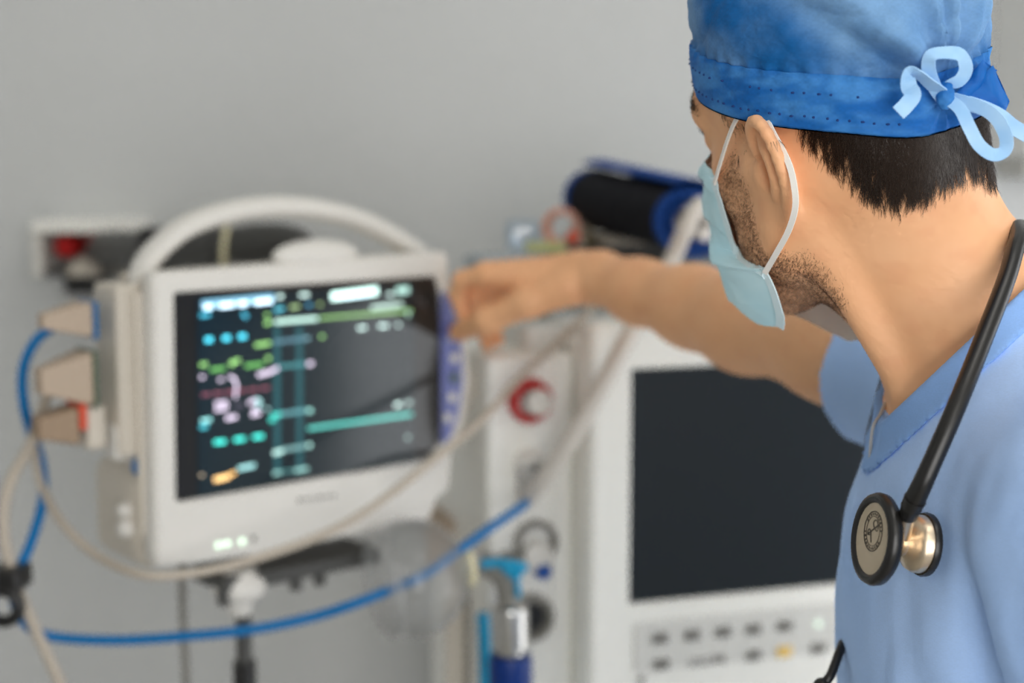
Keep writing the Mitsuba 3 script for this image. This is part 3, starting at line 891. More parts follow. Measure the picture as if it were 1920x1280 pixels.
plastic('mat_pouch', (178, 170, 156), 0.55)
p_, q_ = tp(1105, 425, -0.24), tp(1245, 470, -0.20)
fold = thing('document_folder', 'grey beige flat folder lying under the rolled blue cuff', 'folder')
put('cover', V(cbox(p_[0], q_[0] + 0.02, tz + 0.0165, tz + 0.031, -0.34, -0.185, 0.003)), 'mat_pouch', fold)
put('sheets', V(cbox(p_[0] + 0.004, q_[0] + 0.016, tz + 0.0155 - 0.010, tz + 0.0162, -0.337, -0.188, 0.001)), 'mat_darkgrey', fold, label='dark sheets below the cover')
tag(put('tray_mat', V(cbox(p_[0] - 0.03, q_[0] + 0.12, tz + 0.0005, tz + 0.005, -0.35, -0.16, 0.002)), 'mat_darkgrey'), 'thin dark mat on the tray under the folder', 'mat')

# blood pressure cuff, rolled flat
plastic_fn('mat_cuff_black', lambda p, n, uv: mix(S(14, 15, 20), S(26, 27, 32), fbm(p.x * 90, p.y * 90, p.z * 90, 3)), 0.85, 0.2, sheen=0.3)
plastic('mat_cuff_blue', (8, 58, 128), 0.7, 0.2)
cuff = thing('pressure_cuff', 'rolled black and blue blood pressure cuff on top of the ventilator', 'cuff')
e0, e1 = P(1298, 414, 1.70), P(1122, 370, 1.86)
ax = unit(e1 - e0)
CF = np.eye(4)
cz = unit(np.array([0, 0, 1.0]) - ax * ax[2])
cx = np.cross(cz, ax)
cxx, czz = unit(cx * math.cos(0.18) + cz * math.sin(0.18)), None
czz = unit(np.cross(ax, cxx))
CF[:3, 0], CF[:3, 1], CF[:3, 2], CF[:3, 3] = cxx, czz, ax, e0
LEN = 0.185


def spiral(r0x, r0y, turns, pitch, th0, n=90):
    t = np.linspace(0, turns * 2 * np.pi, n)
    s = 1 - pitch * t / (2 * np.pi)
    return np.stack([np.cos(t + th0) * r0x * s, np.sin(t + th0) * r0y * s], 1)


def sheet(path2, th, z0, z1):
    d = np.gradient(path2, axis=0)
    nrm = np.stack([-d[:, 1], d[:, 0]], 1)
    nrm /= np.linalg.norm(nrm, axis=1, keepdims=True)
    pg = Polygon(np.vstack([path2 + nrm * th / 2, (path2 - nrm * th / 2)[::-1]])).buffer(0)
    if pg.geom_type != 'Polygon':
        pg = max(pg.geoms, key=lambda g: g.area)
    m = extrude(pg, z1 - z0)
    m.apply_translation([0, 0, z0])
    m.apply_transform(CF)
    return m


sp = spiral(0.060, 0.043, 1.85, 0.27, 2.6)
put('wrap', sheet(sp, 0.005, 0.008, LEN), 'mat_cuff_black', cuff, 40)
put('end_trim', sheet(sp, 0.0068, -0.002, 0.0082), 'mat_cuff_blue', cuff, 40, label='blue edge binding')
put('end_trim', sheet(sp, 0.0068, LEN - 0.0002, LEN + 0.01), 'mat_cuff_blue', cuff, 40)
top = spiral(0.0652, 0.0482, 0.27, 0.0, 0.95, 30)
put('top_band', sheet(top, 0.003, 0.004, LEN + 0.004), 'mat_cuff_blue', cuff, 40, label='blue band along the top')
tip = sheet(np.array([[-0.068, 0.002], [-0.076, -0.004], [-0.082, -0.008]]), 0.004, 0.06, LEN)
put('strap_end', tip, 'mat_cuff_black', cuff, 40)
for i, (x, y) in enumerate(((-0.016, 0.010), (0.010, 0.010), (-0.012, -0.011), (0.014, -0.009))):
    a = (CF @ [x, y, -0.016, 1])[:3]
    b = (CF @ [x, y, LEN * 0.7, 1])[:3]
    put('inner_tube', sweep(spline([a, (a + b) / 2, b], 6), circ(0.0095, 16)), 'mat_cable_white', cuff, 60, label='pale tube inside the roll')
tag(put('cuff_hose', tube([P(*q) for q in ((1322, 400, 1.705), (1312, 384, 1.650), (1288, 425, 1.63), (1258, 492, 1.63), (1215, 570, 1.60), (1168, 650, 1.57), (1120, 740, 1.555), (1065, 832, 1.56), (1015, 905, 1.585), (990, 935, 1.62), (988, 925, 1.66))], 0.0098, 10, 16), 'mat_cable_white', smooth=60),
    'white hose running from the cuff down across the front of the ventilator', 'hose')
# packets and tubing at the left end of the tray
plastic('mat_pinktube', (206, 150, 132), 0.4)
plastic('mat_packet_green', (176, 178, 120), 0.5)
plastic('mat_packet_brown', (110, 96, 62), 0.5)
scene['mat_film'] = {'type': 'thindielectric', 'int_ior': 1.5, 'specular_transmittance': rgb([0.80, 0.88, 0.96])}
coil = thing('coiled_tubing', 'coil of pinkish tubing on the left end of the tray', 'tubing')
cpts = []
for i in range(40):
    t = i / 39 * 2 * np.pi * 1.9
    p = P(1048 + 30 * math.cos(t) + 0.3 * i, 425 + 30 * math.sin(t), 1.82 + 0.012 * math.cos(t * 0.5) + i * 0.0006)
    cpts.append(p)
put('tube', tube(cpts, 0.0042, 3, 12), 'mat_pinktube', coil, 60)
put('connector', bar(P(1066, 438, 1.80), P(1082, 452, 1.80), 0.007, 18), 'mat_orange', coil, 40, label='orange connector')
pk = thing('cream_packet', 'cream packet standing beside the coil of pink tubing', 'packet')
put('bag', cbox(*(lambda a, b: (a[0], b[0], 1.83, 1.862, b[2], a[2]))(P(1072, 404, 1.845), P(1098, 462, 1.845)), 0.006), 'mat_pouch', pk)
put('seal', cbox(*(lambda a, b: (a[0], b[0], 1.828, 1.855, b[2], a[2]))(P(1099, 400, 1.84), P(1110, 464, 1.84)), 0.003), 'mat_packet_brown', pk, label='brown seal')
a, b = P(985, 455, 1.80), P(1060, 472, 1.80)
tag(put('green_packet', cbox(a[0], b[0], 1.77, 1.835, b[2], a[2], 0.004), 'mat_packet_green'), 'flat yellow green packet at the left front of the tray', 'packet')
a, b = P(948, 412, 1.85), P(1012, 470, 1.85)
fl = cbox(a[0], b[0], 1.845, 1.87, b[2], a[2], 0.01)
tag(put('film_bag', fl, 'mat_film', smooth=40), 'clear bluish film bag at the left end of the tray', 'bag')

# ------------------------------------------------------------------ breathing gear between monitor and ventilator
trl = thing('equipment_trolley', 'beige trolley post and shelf between the monitor and the ventilator', 'trolley')
a, b = P(842, 1110, 1.72), P(873, 1110, 1.72)
put('post', cbox(a[0] - 0.004, b[0], 1.70, 1.76, 0.06, P(850, 1095, 1.7)[2], 0.004), 'mat_offwhite', trl)
put('post_channel', cbox(b[0] + 0.001, P(906, 1100, 1.72)[0], 1.705, 1.755, 0.06, P(880, 1075, 1.7)[2], 0.003), 'mat_grey', trl, label='dark channel beside the post')
a, b = P(800, 972, 1.78), P(912, 1068, 1.78)
put('shelf', cbox(a[0], b[0] - 0.004, 1.765, 1.90, b[2], a[2], 0.006), 'mat_beige', trl)
put('base', cbox(a[0] - 0.04, b[0] - 0.03, 1.66, 1.95, 0.0, 0.0595, 0.01), 'mat_grey', trl)

mk_ = thing('breathing_mask', 'clear breathing mask dome hanging below the right end of the monitor', 'breathing mask')
m0, m1 = P(772, 1082, 1.50), P(905, 1052, 1.53)
axm = unit(m1 - m0)
prof = [(0.050, -0.030), (0.060, -0.024), (0.065, -0.012), (0.066, 0.0), (0.062, 0.018), (0.053, 0.036), (0.039, 0.05), (0.024, 0.058), (0.0145, 0.062), (0.0135, 0.078), (0.0115, 0.078)]
put('dome', lathe(prof, 48, m0, axm), 'mat_clear', mk_, True, label='clear dome')
put('cushion', lathe([(0.050, -0.030), (0.044, -0.036), (0.050, -0.041), (0.058, -0.036), (0.060, -0.026), (0.0505, -0.0302)], 48, m0, axm), 'mat_clear', mk_, True, label='clear soft rim')
hk = trimesh.creation.torus(0.021, 0.0035, 36, 12)
hk.apply_transform(trimesh.geometry.align_vectors([0, 0, 1], axm))
hk.apply_translation(m0 + axm * 0.064)
put('hook_ring', hk, 'mat_cream', mk_, 60, label='cream hook ring')
br = thing('breathing_connector', 'silver capped elbow connector with blue clip beside the breathing mask', 'connector')
e0_ = m0 + axm * 0.079
put('elbow', tube([e0_, P(930, 1066, 1.53), P(950, 1092, 1.53), P(957, 1132, 1.53)], 0.0135, 8, 20), 'mat_grey', br, 60, label='smoky elbow')
c0_ = P(957, 1130, 1.53)
put('silver_cap', lathe([(0, 0.0), (0.014, 0.0), (0.0195, -0.004), (0.0205, -0.008), (0.0205, -0.048), (0.0195, -0.05), (0.0165, -0.0505), (0.0165, -0.07), (0, -0.07)][::-1], 40, c0_), 'mat_silver', br, 30, label='silver cylinder')
put('blue_collar', lathe([(0, -0.10), (0.022, -0.10), (0.0245, -0.092), (0.0245, -0.066), (0.0215, -0.058), (0.018, -0.062), (0.017, -0.0705), (0, -0.0705)], 40, c0_), 'mat_navy', br, 40, label='dark blue collar')
put('clip', [tube([P(903, 1057, 1.512), P(935, 1055, 1.512), P(962, 1058, 1.512), P(985, 1064, 1.52)], 0.0052, 6, 14, None), tube([P(945, 1060, 1.512), P(966, 1076, 1.512), P(975, 1062, 1.512)], 0.0062, 6, 14), tube([P(966, 1074, 1.512), P(970, 1095, 1.512), P(972, 1118, 1.516)], 0.0035, 6, 12)], 'mat_teal', br, 60, label='teal clip')
tag(put('teal_tube', tube([P(905, 1150, 1.60), P(908, 1200, 1.60), P(910, 1290, 1.60), P(912, 1500, 1.60), [P(912, 1500, 1.6)[0], 1.60, 0.5]], 0.0075, 8, 14), 'mat_teal', smooth=60), 'teal tube hanging straight down behind the dark blue collar', 'tube')
# ------------------------------------------------------------------ the person: skeleton and body surface
plastic_fn('mat_skin', lambda p, n, uv: mix(mix(S(224, 165, 120), S(234, 179, 136), fbm(p.x * 34, p.y * 34, p.z * 34, 3)), S(214, 142, 104), 0.2 * smoothstep(0.48, 0.80, fbm(p.x * 70 + 5, p.y * 70, p.z * 70, 2))), 0.48, 0.38,
           bump=lambda p, n, uv: 0.00022 * noise(p.x * 900, p.y * 900, p.z * 900) + 0.0003 * fbm(p.x * 260, p.y * 260, p.z * 260, 2))
YAW, PIT, ROL = math.radians(56), math.radians(2), math.radians(12)
F0, L0, U0 = np.array([-math.cos(YAW), math.sin(YAW), 0]), np.array([-math.sin(YAW), -math.cos(YAW), 0]), np.array([0, 0, 1.0])
FH, U1 = F0 * math.cos(PIT) + U0 * math.sin(PIT), U0 * math.cos(PIT) - F0 * math.sin(PIT)
UH, LH = U1 * math.cos(ROL) + L0 * math.sin(ROL), L0 * math.cos(ROL) - U1 * math.sin(ROL)
H = np.array([0.159, 0.910, 1.553]) - LH * 0.075
RH = np.stack([FH, LH, UH], 1)


def hp(f, l, u):
    return H + RH @ np.array([f, l, u])


def hl(p):
    return (np.asarray(p) - H) @ RH


def hcap(a, b, ra, rb, k=0.015, op='u'):
    return capsule(hp(*a), hp(*b), ra, rb, k, op)


def hell(c, rad, k=0.02, op='u', R=None):
    return ellip(hp(*c), RH if R is None else RH @ R, rad, k, op)


def chain(pts, rad, k=0.012):
    return [capsule(pts[i], pts[i + 1], rad[i], rad[i + 1], k) for i in range(len(pts) - 1)]


head = [
    hell((-0.002, 0, 0.048), (0.0905, 0.0735, 0.083)),
    hell((0.034, 0, 0.050), (0.066, 0.064, 0.058), 0.03),
    hell((-0.026, 0, 0.003), (0.0610, 0.064, 0.058), 0.025),
    hell((0.040, 0, -0.020), (0.050, 0.057, 0.062), 0.03),
    hell((0.052, 0, -0.065), (0.040, 0.040, 0.040), 0.025),
]
for s in (1, -1):
    head += [
        hcap((-0.004, s * 0.055, -0.052), (0.074, s * 0.016, -0.098), 0.014, 0.014, 0.03),
        hcap((-0.006, s * 0.060, -0.012), (-0.002, s * 0.055, -0.052), 0.015, 0.014, 0.03),
        hell((0.020, s * 0.050, -0.044), (0.028, 0.0155, 0.032), 0.02),
        hell((0.056, s * 0.041, -0.016), (0.020, 0.015, 0.018), 0.02),
        hcap((0.048, s * 0.054, -0.008), (0.012, s * 0.066, 0.0), 0.0075, 0.007, 0.02),
        hcap((0.091, s * 0.012, 0.036), (0.074, s * 0.050, 0.032), 0.010, 0.009, 0.018),
    ]
head += [hcap((0.074, -0.014, -0.098), (0.074, 0.014, -0.098), 0.015, 0.015, 0.02),
         hcap((0.0, 0, -0.05), (0.06, 0, -0.09), 0.045, 0.022, 0.03),
         hcap((0.094, 0, 0.018), (0.115, 0, -0.032), 0.009, 0.0125, 0.014),
         hcap((0.094, -0.012, -0.070), (0.094, 0.012, -0.070), 0.009, 0.009, 0.012),
         hcap((0.092, -0.012, -0.080), (0.092, 0.012, -0.080), 0.009, 0.009, 0.012)]
for s in (1, -1):
    head += [hell((0.100, s * 0.034, 0.012), (0.017, 0.020, 0.0125), 0.014, 's'),
             hell((0.107, s * 0.014, -0.036), (0.010, 0.007, 0.007), 0.008),
             hell((0.0765, s * 0.034, 0.012), (0.0115, 0.0165, 0.0115), 0.006)]


def ear(s):
    c = np.array([-0.002, s * 0.0725, 0.0])
    e1 = unit([-0.93, s * 0.36, 0.0])
    e2 = unit([0.42, 0.02 * s, 0.91])
    e2 = unit(e2 - e1 * np.dot(e1, e2))
    n = np.cross(e1, e2) * (1 if np.dot(np.cross(e1, e2), [0, s, 0]) > 0 else -1)
    q = lambda a, b, d=0.0: c + e1 * a + e2 * b + n * d
    Rm = np.stack([e1, e2, n], 1)
    out = [hell(q(0.014, 0.001, 0.0), (0.018, 0.030, 0.0042), 0.006, 'u', Rm), hell(q(0.011, -0.028, 0.0), (0.010, 0.010, 0.0042), 0.006, 'u', Rm)]
    hx = [q(0.006, 0.006, 0.003), q(0.001, 0.018, 0.004), q(0.006, 0.030, 0.0045), q(0.017, 0.0345, 0.0045), q(0.028, 0.027, 0.0045), q(0.0335, 0.012, 0.004), q(0.0325, -0.004, 0.0035), q(0.0265, -0.017, 0.0025), q(0.018, -0.027, 0.0015)]
    hs = spline(hx, 2)
    out += [hcap(hs[i], hs[i + 1], 0.0036, 0.0036, 0.003) for i in range(len(hs) - 1)]
    ah = spline([q(0.013, 0.022, 0.003), q(0.0225, 0.010, 0.0045), q(0.0215, -0.006, 0.0045), q(0.014, -0.016, 0.004)], 3)
    out += [hcap(ah[i], ah[i + 1], 0.0034, 0.0034, 0.004) for i in range(len(ah) - 1)]
    out += [hell(q(0.010, 0.000, 0.0060), (0.0080, 0.0130, 0.0078), 0.003, 's', Rm), hell(q(0.0, -0.003, 0.004), (0.005, 0.0075, 0.005), 0.006, 'u', Rm),
            hell(q(0.020, 0.024, 0.007), (0.006, 0.005, 0.0035), 0.003, 's', Rm), hell(q(0.0280, 0.006, 0.0075), (0.0026, 0.016, 0.0048), 0.002, 's', Rm)]
    return out


ears = ear(1) + ear(-1)
# neck and trunk
NB = np.array([0.315, 0.950, 1.410])
TF, TL = unit([-0.99, 0.12, 0]), unit([-0.12, -0.99, 0])
RT = np.stack([TF, TL, [0, 0, 1.0]], 1)


def tpnt(f, l, u):
    return NB + RT @ np.array([f, l, u])


LS, RS = tpnt(-0.050, 0.165, -0.060), tpnt(-0.030, -0.175, -0.045)
neck = [capsule(hp(-0.034, 0, -0.020), NB + [0.012, 0, 0.01], 0.0535, 0.0575, 0.03), capsule(hp(-0.01, 0, -0.05), tpnt(-0.004, 0, -0.01), 0.040, 0.044, 0.03)]
for s in (1, -1):
    neck += [capsule(hp(-0.018, s * 0.058, -0.034), tpnt(0.040, s * 0.030, -0.024), 0.0115, 0.0085, 0.014),
             capsule(tpnt(0.046, s * 0.028, -0.042), tpnt(-0.02 if s > 0 else 0.01, s * 0.14, -0.035), 0.010, 0.009, 0.025)]
trunk = [
    ellip(tpnt(-0.020, 0, -0.17), RT, (0.099, 0.160, 0.200), 0.04),
    ellip(tpnt(-0.040, 0, -0.38), RT, (0.108, 0.150, 0.20), 0.05),
    ellip(tpnt(-0.050, 0, -0.52), RT, (0.112, 0.165, 0.13), 0.05),
    capsule(LS + (NB - LS) * 0.15, RS + (NB - RS) * 0.15, 0.050, 0.050, 0.05),
    capsule(NB + [0.01, 0, 0.035], LS + [0.012, 0.035, 0.01], 0.040, 0.040, 0.05),
    capsule(NB + [0.01, 0, 0.035], RS + [0.012, -0.035, 0.01], 0.040, 0.040, 0.05),
]
# right arm reaching to the monitor, hand on its edge
ra_pts = [RS, P(1565, 648, 1.225), P(1400, 602, 1.345), P(1300, 575, 1.41), P(1200, 547, 1.475), P(1125, 521, 1.525)]
arm_r = chain(ra_pts, [0.054, 0.0445, 0.0440, 0.0365, 0.0290, 0.0255], 0.03)
W = P(1098, 520, 1.54)
arm_r.append(capsule(P(1125, 521, 1.525), W, 0.0255, 0.0240, 0.02))
mc = {'index': P(912, 513, 1.553), 'middle': P(906, 514, 1.577), 'ring': P(922, 519, 1.600), 'little': P(944, 530, 1.618)}
hand = []
for nme, w0, r0, r1 in (('index', (1075, 515, 1.540), 0.019, 0.0135), ('middle', (1072, 514, 1.553), 0.019, 0.0132), ('ring', (1072, 520, 1.566), 0.018, 0.0125), ('little', (1072, 530, 1.576), 0.016, 0.0112)):
    hand.append(capsule(P(*w0), mc[nme], r0, r1, 0.016))
hand.append(capsule(P(1090, 522, 1.545), P(1000, 540, 1.575), 0.022, 0.018, 0.02))
fin = {
    'index': [mc['index'], P(866, 524, 1.568), P(856, 554, 1.583), P(866, 583, 1.592)],
    'middle': [mc['middle'], P(884, 545, 1.606), P(886, 586, 1.628), P(901, 616, 1.640)],
    'ring': [mc['ring'], P(902, 566, 1.640), P(902, 612, 1.662), P(914, 646, 1.668)],
    'little': [mc['little'], P(934, 580, 1.655), P(930, 612, 1.672), P(934, 640, 1.678)],
}
rads = {'index': [0.0125, 0.0098, 0.0086, 0.0076], 'middle': [0.0122, 0.0098, 0.0086, 0.0076], 'ring': [0.0118, 0.0094, 0.0083, 0.0073], 'little': [0.0105, 0.0082, 0.0072, 0.0064]}
for nme in fin:
    hand += chain(fin[nme], rads[nme], 0.004 if nme != 'x' else 0.01)
thumb_tip = M.pt(*M.hit(860, 622, 0.0150), 0.0150)
thumb_ip = P(915, 600, 1.553)
hand += chain([P(1062, 540, 1.525), P(990, 566, 1.530), thumb_ip, thumb_tip], [0.0210, 0.0165, 0.0142, 0.0112], 0.010)
# left arm hanging beside the trunk, relaxed hand
le, lw = LS + [0.045, -0.045, -0.29], LS + [-0.03, -0.055, -0.53]
arm_l = chain([LS, le, le + (lw - le) * 0.3, lw], [0.055, 0.042, 0.043, 0.026], 0.03)
ld = unit(lw - le)
lside = unit(np.cross(ld, [0, 1, 0]))
lm = lw + ld * 0.085
hand_l = [capsule(lw, lm + lside * 0.0, 0.024, 0.022, 0.02)]
for i, (off, ln) in enumerate(((0.033, 0.075), (0.011, 0.085), (-0.011, 0.078), (-0.031, 0.060))):
    m_ = lm + lside * off + ld * (0.006 if i in (1, 2) else 0)
    hand_l.append(capsule(lw + lside * off * 0.5, m_, 0.016, 0.0125, 0.015))
    dd = unit(ld + np.array([0, 0.25, 0]))
    d2 = unit(ld + np.array([0, 0.75, 0]))
    hand_l += chain([m_, m_ + dd * ln * 0.45, m_ + dd * ln * 0.45 + d2 * ln * 0.3, m_ + dd * ln * 0.45 + d2 * ln * 0.55 + np.array([0, 0.006, 0])], [0.0108, 0.0092, 0.0082, 0.0072], 0.004)
hand_l += chain([lw + lside * 0.015 + ld * 0.02, lw + lside * 0.045 + ld * 0.05, lw + lside * 0.055 + ld * 0.082 + np.array([0, 0.012, 0]), lw + lside * 0.052 + ld * 0.108 + np.array([0, 0.022, 0])], [0.017, 0.0125, 0.0105, 0.0085], 0.008)
BODY = head + neck + trunk + arm_r + hand + arm_l + hand_l + ears
# ------------------------------------------------------------------ the person: mesh, hair, clothing
rng = np.random.default_rng(11)
body = mesh_sdf(BODY, 0.0018, (-0.12, 0.55, 0.60), (0.62, 1.75, 1.75))
body = relax(body, 3)
person = thing('person', 'person in blue cap, face mask and scrubs reaching one bare arm to the patient monitor', 'person')
put('body', body, 'mat_skin', person, True)
bv = np.array(body.vertices)
bn = np.array(body.vertex_normals)
fc = bv[body.faces].mean(1)
fn_ = np.array(body.face_normals)
fa = np.array(body.area_faces)
LOC = (fc - H) @ RH
HEADF = np.linalg.norm(LOC, axis=1) < 0.19


def roots(mask, n):
    idx = np.flatnonzero(mask)
    pick = rng.choice(idx, n, p=fa[idx] / fa[idx].sum())
    r = rng.dirichlet([1, 1, 1], n)
    t = bv[body.faces[pick]]
    return (t * r[:, :, None]).sum(1), fn_[pick], LOC[pick]


def inpoly(f, u, pts):
    from shapely import contains_xy
    return contains_xy(Polygon(pts), f, u)


def tangent(d, n):
    d = d - n * (d * n).sum(1, keepdims=True)
    return d / np.linalg.norm(d, axis=1, keepdims=True)


scene['mat_hair'] = {'type': 'twosided', 'bsdf': {'type': 'principled', 'base_color': rgb(S(40, 27, 19)), 'roughness': 0.42, 'specular': 0.5}}
scene['mat_beard'] = {'type': 'twosided', 'bsdf': {'type': 'principled', 'base_color': rgb(S(84, 55, 34)), 'roughness': 0.5, 'specular': 0.4}}
# nape: lower edge of the hair, height over the distance from the middle line
HL_l = np.array([-0.09, 0.0, 0.010, 0.022, 0.035, 0.045, 0.052, 0.058, 0.063, 0.067, 0.071, 0.09])
HL_u = np.array([-0.020, -0.020, -0.022, -0.028, -0.033, -0.030, -0.024, -0.014, -0.004, 0.008, 0.020, 0.022])
l_ = np.abs(LOC[:, 1])
ulow = np.interp(l_, HL_l, HL_u)
jit = 0.012 * (meshkit.noise(LOC * 180) - 0.5)
back = HEADF & (LOC[:, 0] < -0.030)
core = back & (LOC[:, 2] > ulow + 0.030 + jit) & (LOC[:, 2] < 0.040 + 0.165 * LOC[:, 0])
sub = body.submesh([np.flatnonzero(core)], append=True, repair=False)
sub.vertices = np.array(sub.vertices) + np.array(sub.vertex_normals) * 0.0014
hair = put('hair', sub, 'mat_hair', person, True, label='short dark brown hair at the nape')
zone = back & (LOC[:, 2] > ulow - 0.002) & (LOC[:, 2] < 0.038 + 0.165 * LOC[:, 0])
p_, n_, q_ = roots(zone, 36000)
u0 = np.interp(np.abs(q_[:, 1]), HL_l, HL_u)
tuft = np.clip(2.6 * meshkit.noise(np.stack([q_[:, 1] * 420, q_[:, 2] * 60, q_[:, 0] * 420], 1), 2) - 0.55, 0.05, 1.4)
keep = rng.random(len(p_)) < np.clip((q_[:, 2] - u0 + 0.003) / 0.030, 0.05, 1) ** 1.2 * np.where(q_[:, 2] - u0 < 0.026, tuft, 1.0)
p_, n_, q_, u0 = p_[keep], n_[keep], q_[keep], u0[keep]
d_ = tangent(np.tile(-UH + FH * 0.10, (len(p_), 1)) - LH * 0.25 * np.sign(q_[:, 1:2]) * 0 + rng.normal(0, 0.18, (len(p_), 3)), n_)
ln = np.clip((q_[:, 2] - u0) * 0.35 + 0.007, 0.0055, 0.012) * rng.uniform(0.7, 1.25, len(p_))
k = put('hair_strands', strands(p_ + n_ * 0.0017, d_, n_, ln, 0.00017, 3, 0.14, 0.12, rng), 'mat_hair', person, False)
labels[k] = {'kind': 'stuff', 'label': 'fine dark hairs fading down the nape'}
# sideburn, beard, brows, lashes
af, al, au = LOC[:, 0], np.abs(LOC[:, 1]), LOC[:, 2]
side = HEADF & (al > 0.05) & inpoly(af, au, [(0.042, 0.06), (0.010, 0.06), (0.010, 0.02), (0.011, 0.0), (0.020, 0.0), (0.026, 0.016), (0.040, 0.036)])
p_, n_, q_ = roots(side & (al < 0.0735) & (af > 0.0135), 2600)
d_ = tangent(np.tile(-UH - FH * 0.35, (len(p_), 1)) + rng.normal(0, 0.2, (len(p_), 3)), n_)
k = put('sideburn', strands(p_, d_, n_, rng.uniform(0.004, 0.009, len(p_)), 0.00022, 3, 0.2, 0.12, rng), 'mat_hair', person, False)
labels[k] = {'kind': 'stuff', 'label': 'dark sideburns in front of the ears'}
beard_poly = [(0.024, 0.008), (0.015, 0.0), (0.014, -0.02), (0.008, -0.044), (-0.008, -0.050), (-0.026, -0.050), (-0.036, -0.066), (-0.040, -0.088), (-0.030, -0.104), (0.0, -0.114), (0.055, -0.125), (0.070, -0.11), (0.070, -0.05), (0.064, -0.030), (0.052, -0.006), (0.036, 0.010), (0.026, 0.016)]
bd = HEADF & inpoly(af, au, beard_poly) & (al < 0.0765)
p_, n_, q_ = roots(bd & ((LOC[:, 1] > 0) | (rng.random(len(LOC)) < 0.3)), 50000)
bp_ = Polygon(beard_poly)
from shapely import distance as sdist, points as spts
edge = sdist(bp_.exterior, spts(q_[:, 0], q_[:, 2]))
keep = rng.random(len(p_)) < np.clip(edge / 0.010 + 0.10, 0, 1) * (0.45 + 0.75 * meshkit.noise(q_ * 110))
p_, n_, q_ = p_[keep], n_[keep], q_[keep]
d_ = tangent(np.tile(-UH * 0.9 + FH * 0.25, (len(p_), 1)) + rng.normal(0, 0.45, (len(p_), 3)), n_)
k = put('beard', strands(p_, d_, n_, rng.uniform(0.002, 0.0042, len(p_)), 0.00021, 1, 0.35, 0.25, rng), 'mat_beard', person, False)
labels[k] = {'kind': 'stuff', 'label': 'brown stubble beard on cheek and jaw'}
for s in (1, -1):
    br_ = spline([hp(0.098, s * 0.018, 0.036), hp(0.094, s * 0.034, 0.042), hp(0.082, s * 0.050, 0.042), hp(0.070, s * 0.060, 0.035)], 40)
    i = rng.integers(0, len(br_) - 1, 420)
    p_ = br_[i] + rng.normal(0, 0.0022, (420, 3))
    n_ = (p_ - hp(0.02, 0, 0.04))
    n_ /= np.linalg.norm(n_, axis=1, keepdims=True)
    for _ in range(6):
        p_ = p_ - n_ * (sdf(head, p_)[:, None]) * 0.9
    d_ = tangent(np.tile(LH * s * 0.8 - FH * 0.5 + UH * 0.1, (420, 1)) + rng.normal(0, 0.2, (420, 3)), n_)
    put('eyebrow', strands(p_, d_, n_, rng.uniform(0.005, 0.009, 420), 0.00022, 3, 0.25, 0.1, rng), 'mat_hair', person, False)
    lc = spline([hp(0.0895, s * 0.024, 0.017), hp(0.0905, s * 0.034, 0.0185), hp(0.084, s * 0.045, 0.0165), hp(0.078, s * 0.0495, 0.013)], 20)
    i = rng.integers(0, len(lc), 70)
    n_ = np.tile(FH * 0.9 + LH * s * 0.5, (70, 1))
    n_ /= np.linalg.norm(n_, axis=1, keepdims=True)
    d_ = tangent(np.tile(UH, (70, 1)) + rng.normal(0, 0.3, (70, 3)), n_)
    put('eyelashes', strands(lc[i], d_, n_, rng.uniform(0.006, 0.0095, 70), 0.0002, 3, 1.3, 0.1, rng), 'mat_hair', person, False)
    ey = trimesh.creation.icosphere(subdivisions=3, radius=0.0122)
    ey.apply_translation(hp(0.0772, s * 0.034, 0.012))
    ek = put('eye', ey, 'mat_white', person, True)
    ir = lathe([(0, 0.0116), (0.0055, 0.0112), (0.0056, 0.0118), (0.003, 0.0126), (0, 0.0129)], 24, hp(0.0772, s * 0.034, 0.012), FH)
    put('iris', ir, 'mat_hair', ek, True)
# nail of the thumb
tn = unit(thumb_tip - thumb_ip)
tm = trimesh.creation.icosphere(subdivisions=2)
tm.apply_scale([0.0065, 0.0045, 0.0014])
zz = unit(np.cross(tn, np.cross(unit(CAM - thumb_tip) + np.array([0, 0, 0.6]), tn)))
Mx = np.eye(4)
Mx[:3, 0], Mx[:3, 2] = tn, zz
Mx[:3, 1] = np.cross(zz, tn)
Mx[:3, 3] = thumb_tip + zz * 0.0078 - tn * 0.001
tm.apply_transform(Mx)
plastic('mat_nail', (232, 186, 158), 0.25)
put('thumb_nail', tm, 'mat_nail', person, True, label='pale thumb nail')

# ---------------------------------------------------------------- cap
def cap_fn(p, n, uv):
    a = fbm(p.x * 12 + 3.1, p.y * 12, p.z * 12, 4)
    b = fbm(p.x * 60, p.y * 60, p.z * 60 + 9, 3)
    c = noise(p.x * 700, p.y * 700, p.z * 700)
    base = mix(S(0, 86, 150), S(108, 148, 190), smoothstep(0.36, 0.68, a * 0.85 + b * 0.15))
    return base * (0.93 + 0.14 * c)


def band_fn(p, n, uv):
    b = fbm(p.x * 40, p.y * 40, p.z * 90, 3)
    c = noise(p.x * 700, p.y * 700, p.z * 700)
    return mix(S(10, 92, 168), S(58, 124, 190), smoothstep(0.35, 0.7, b)) * (0.93 + 0.14 * c)


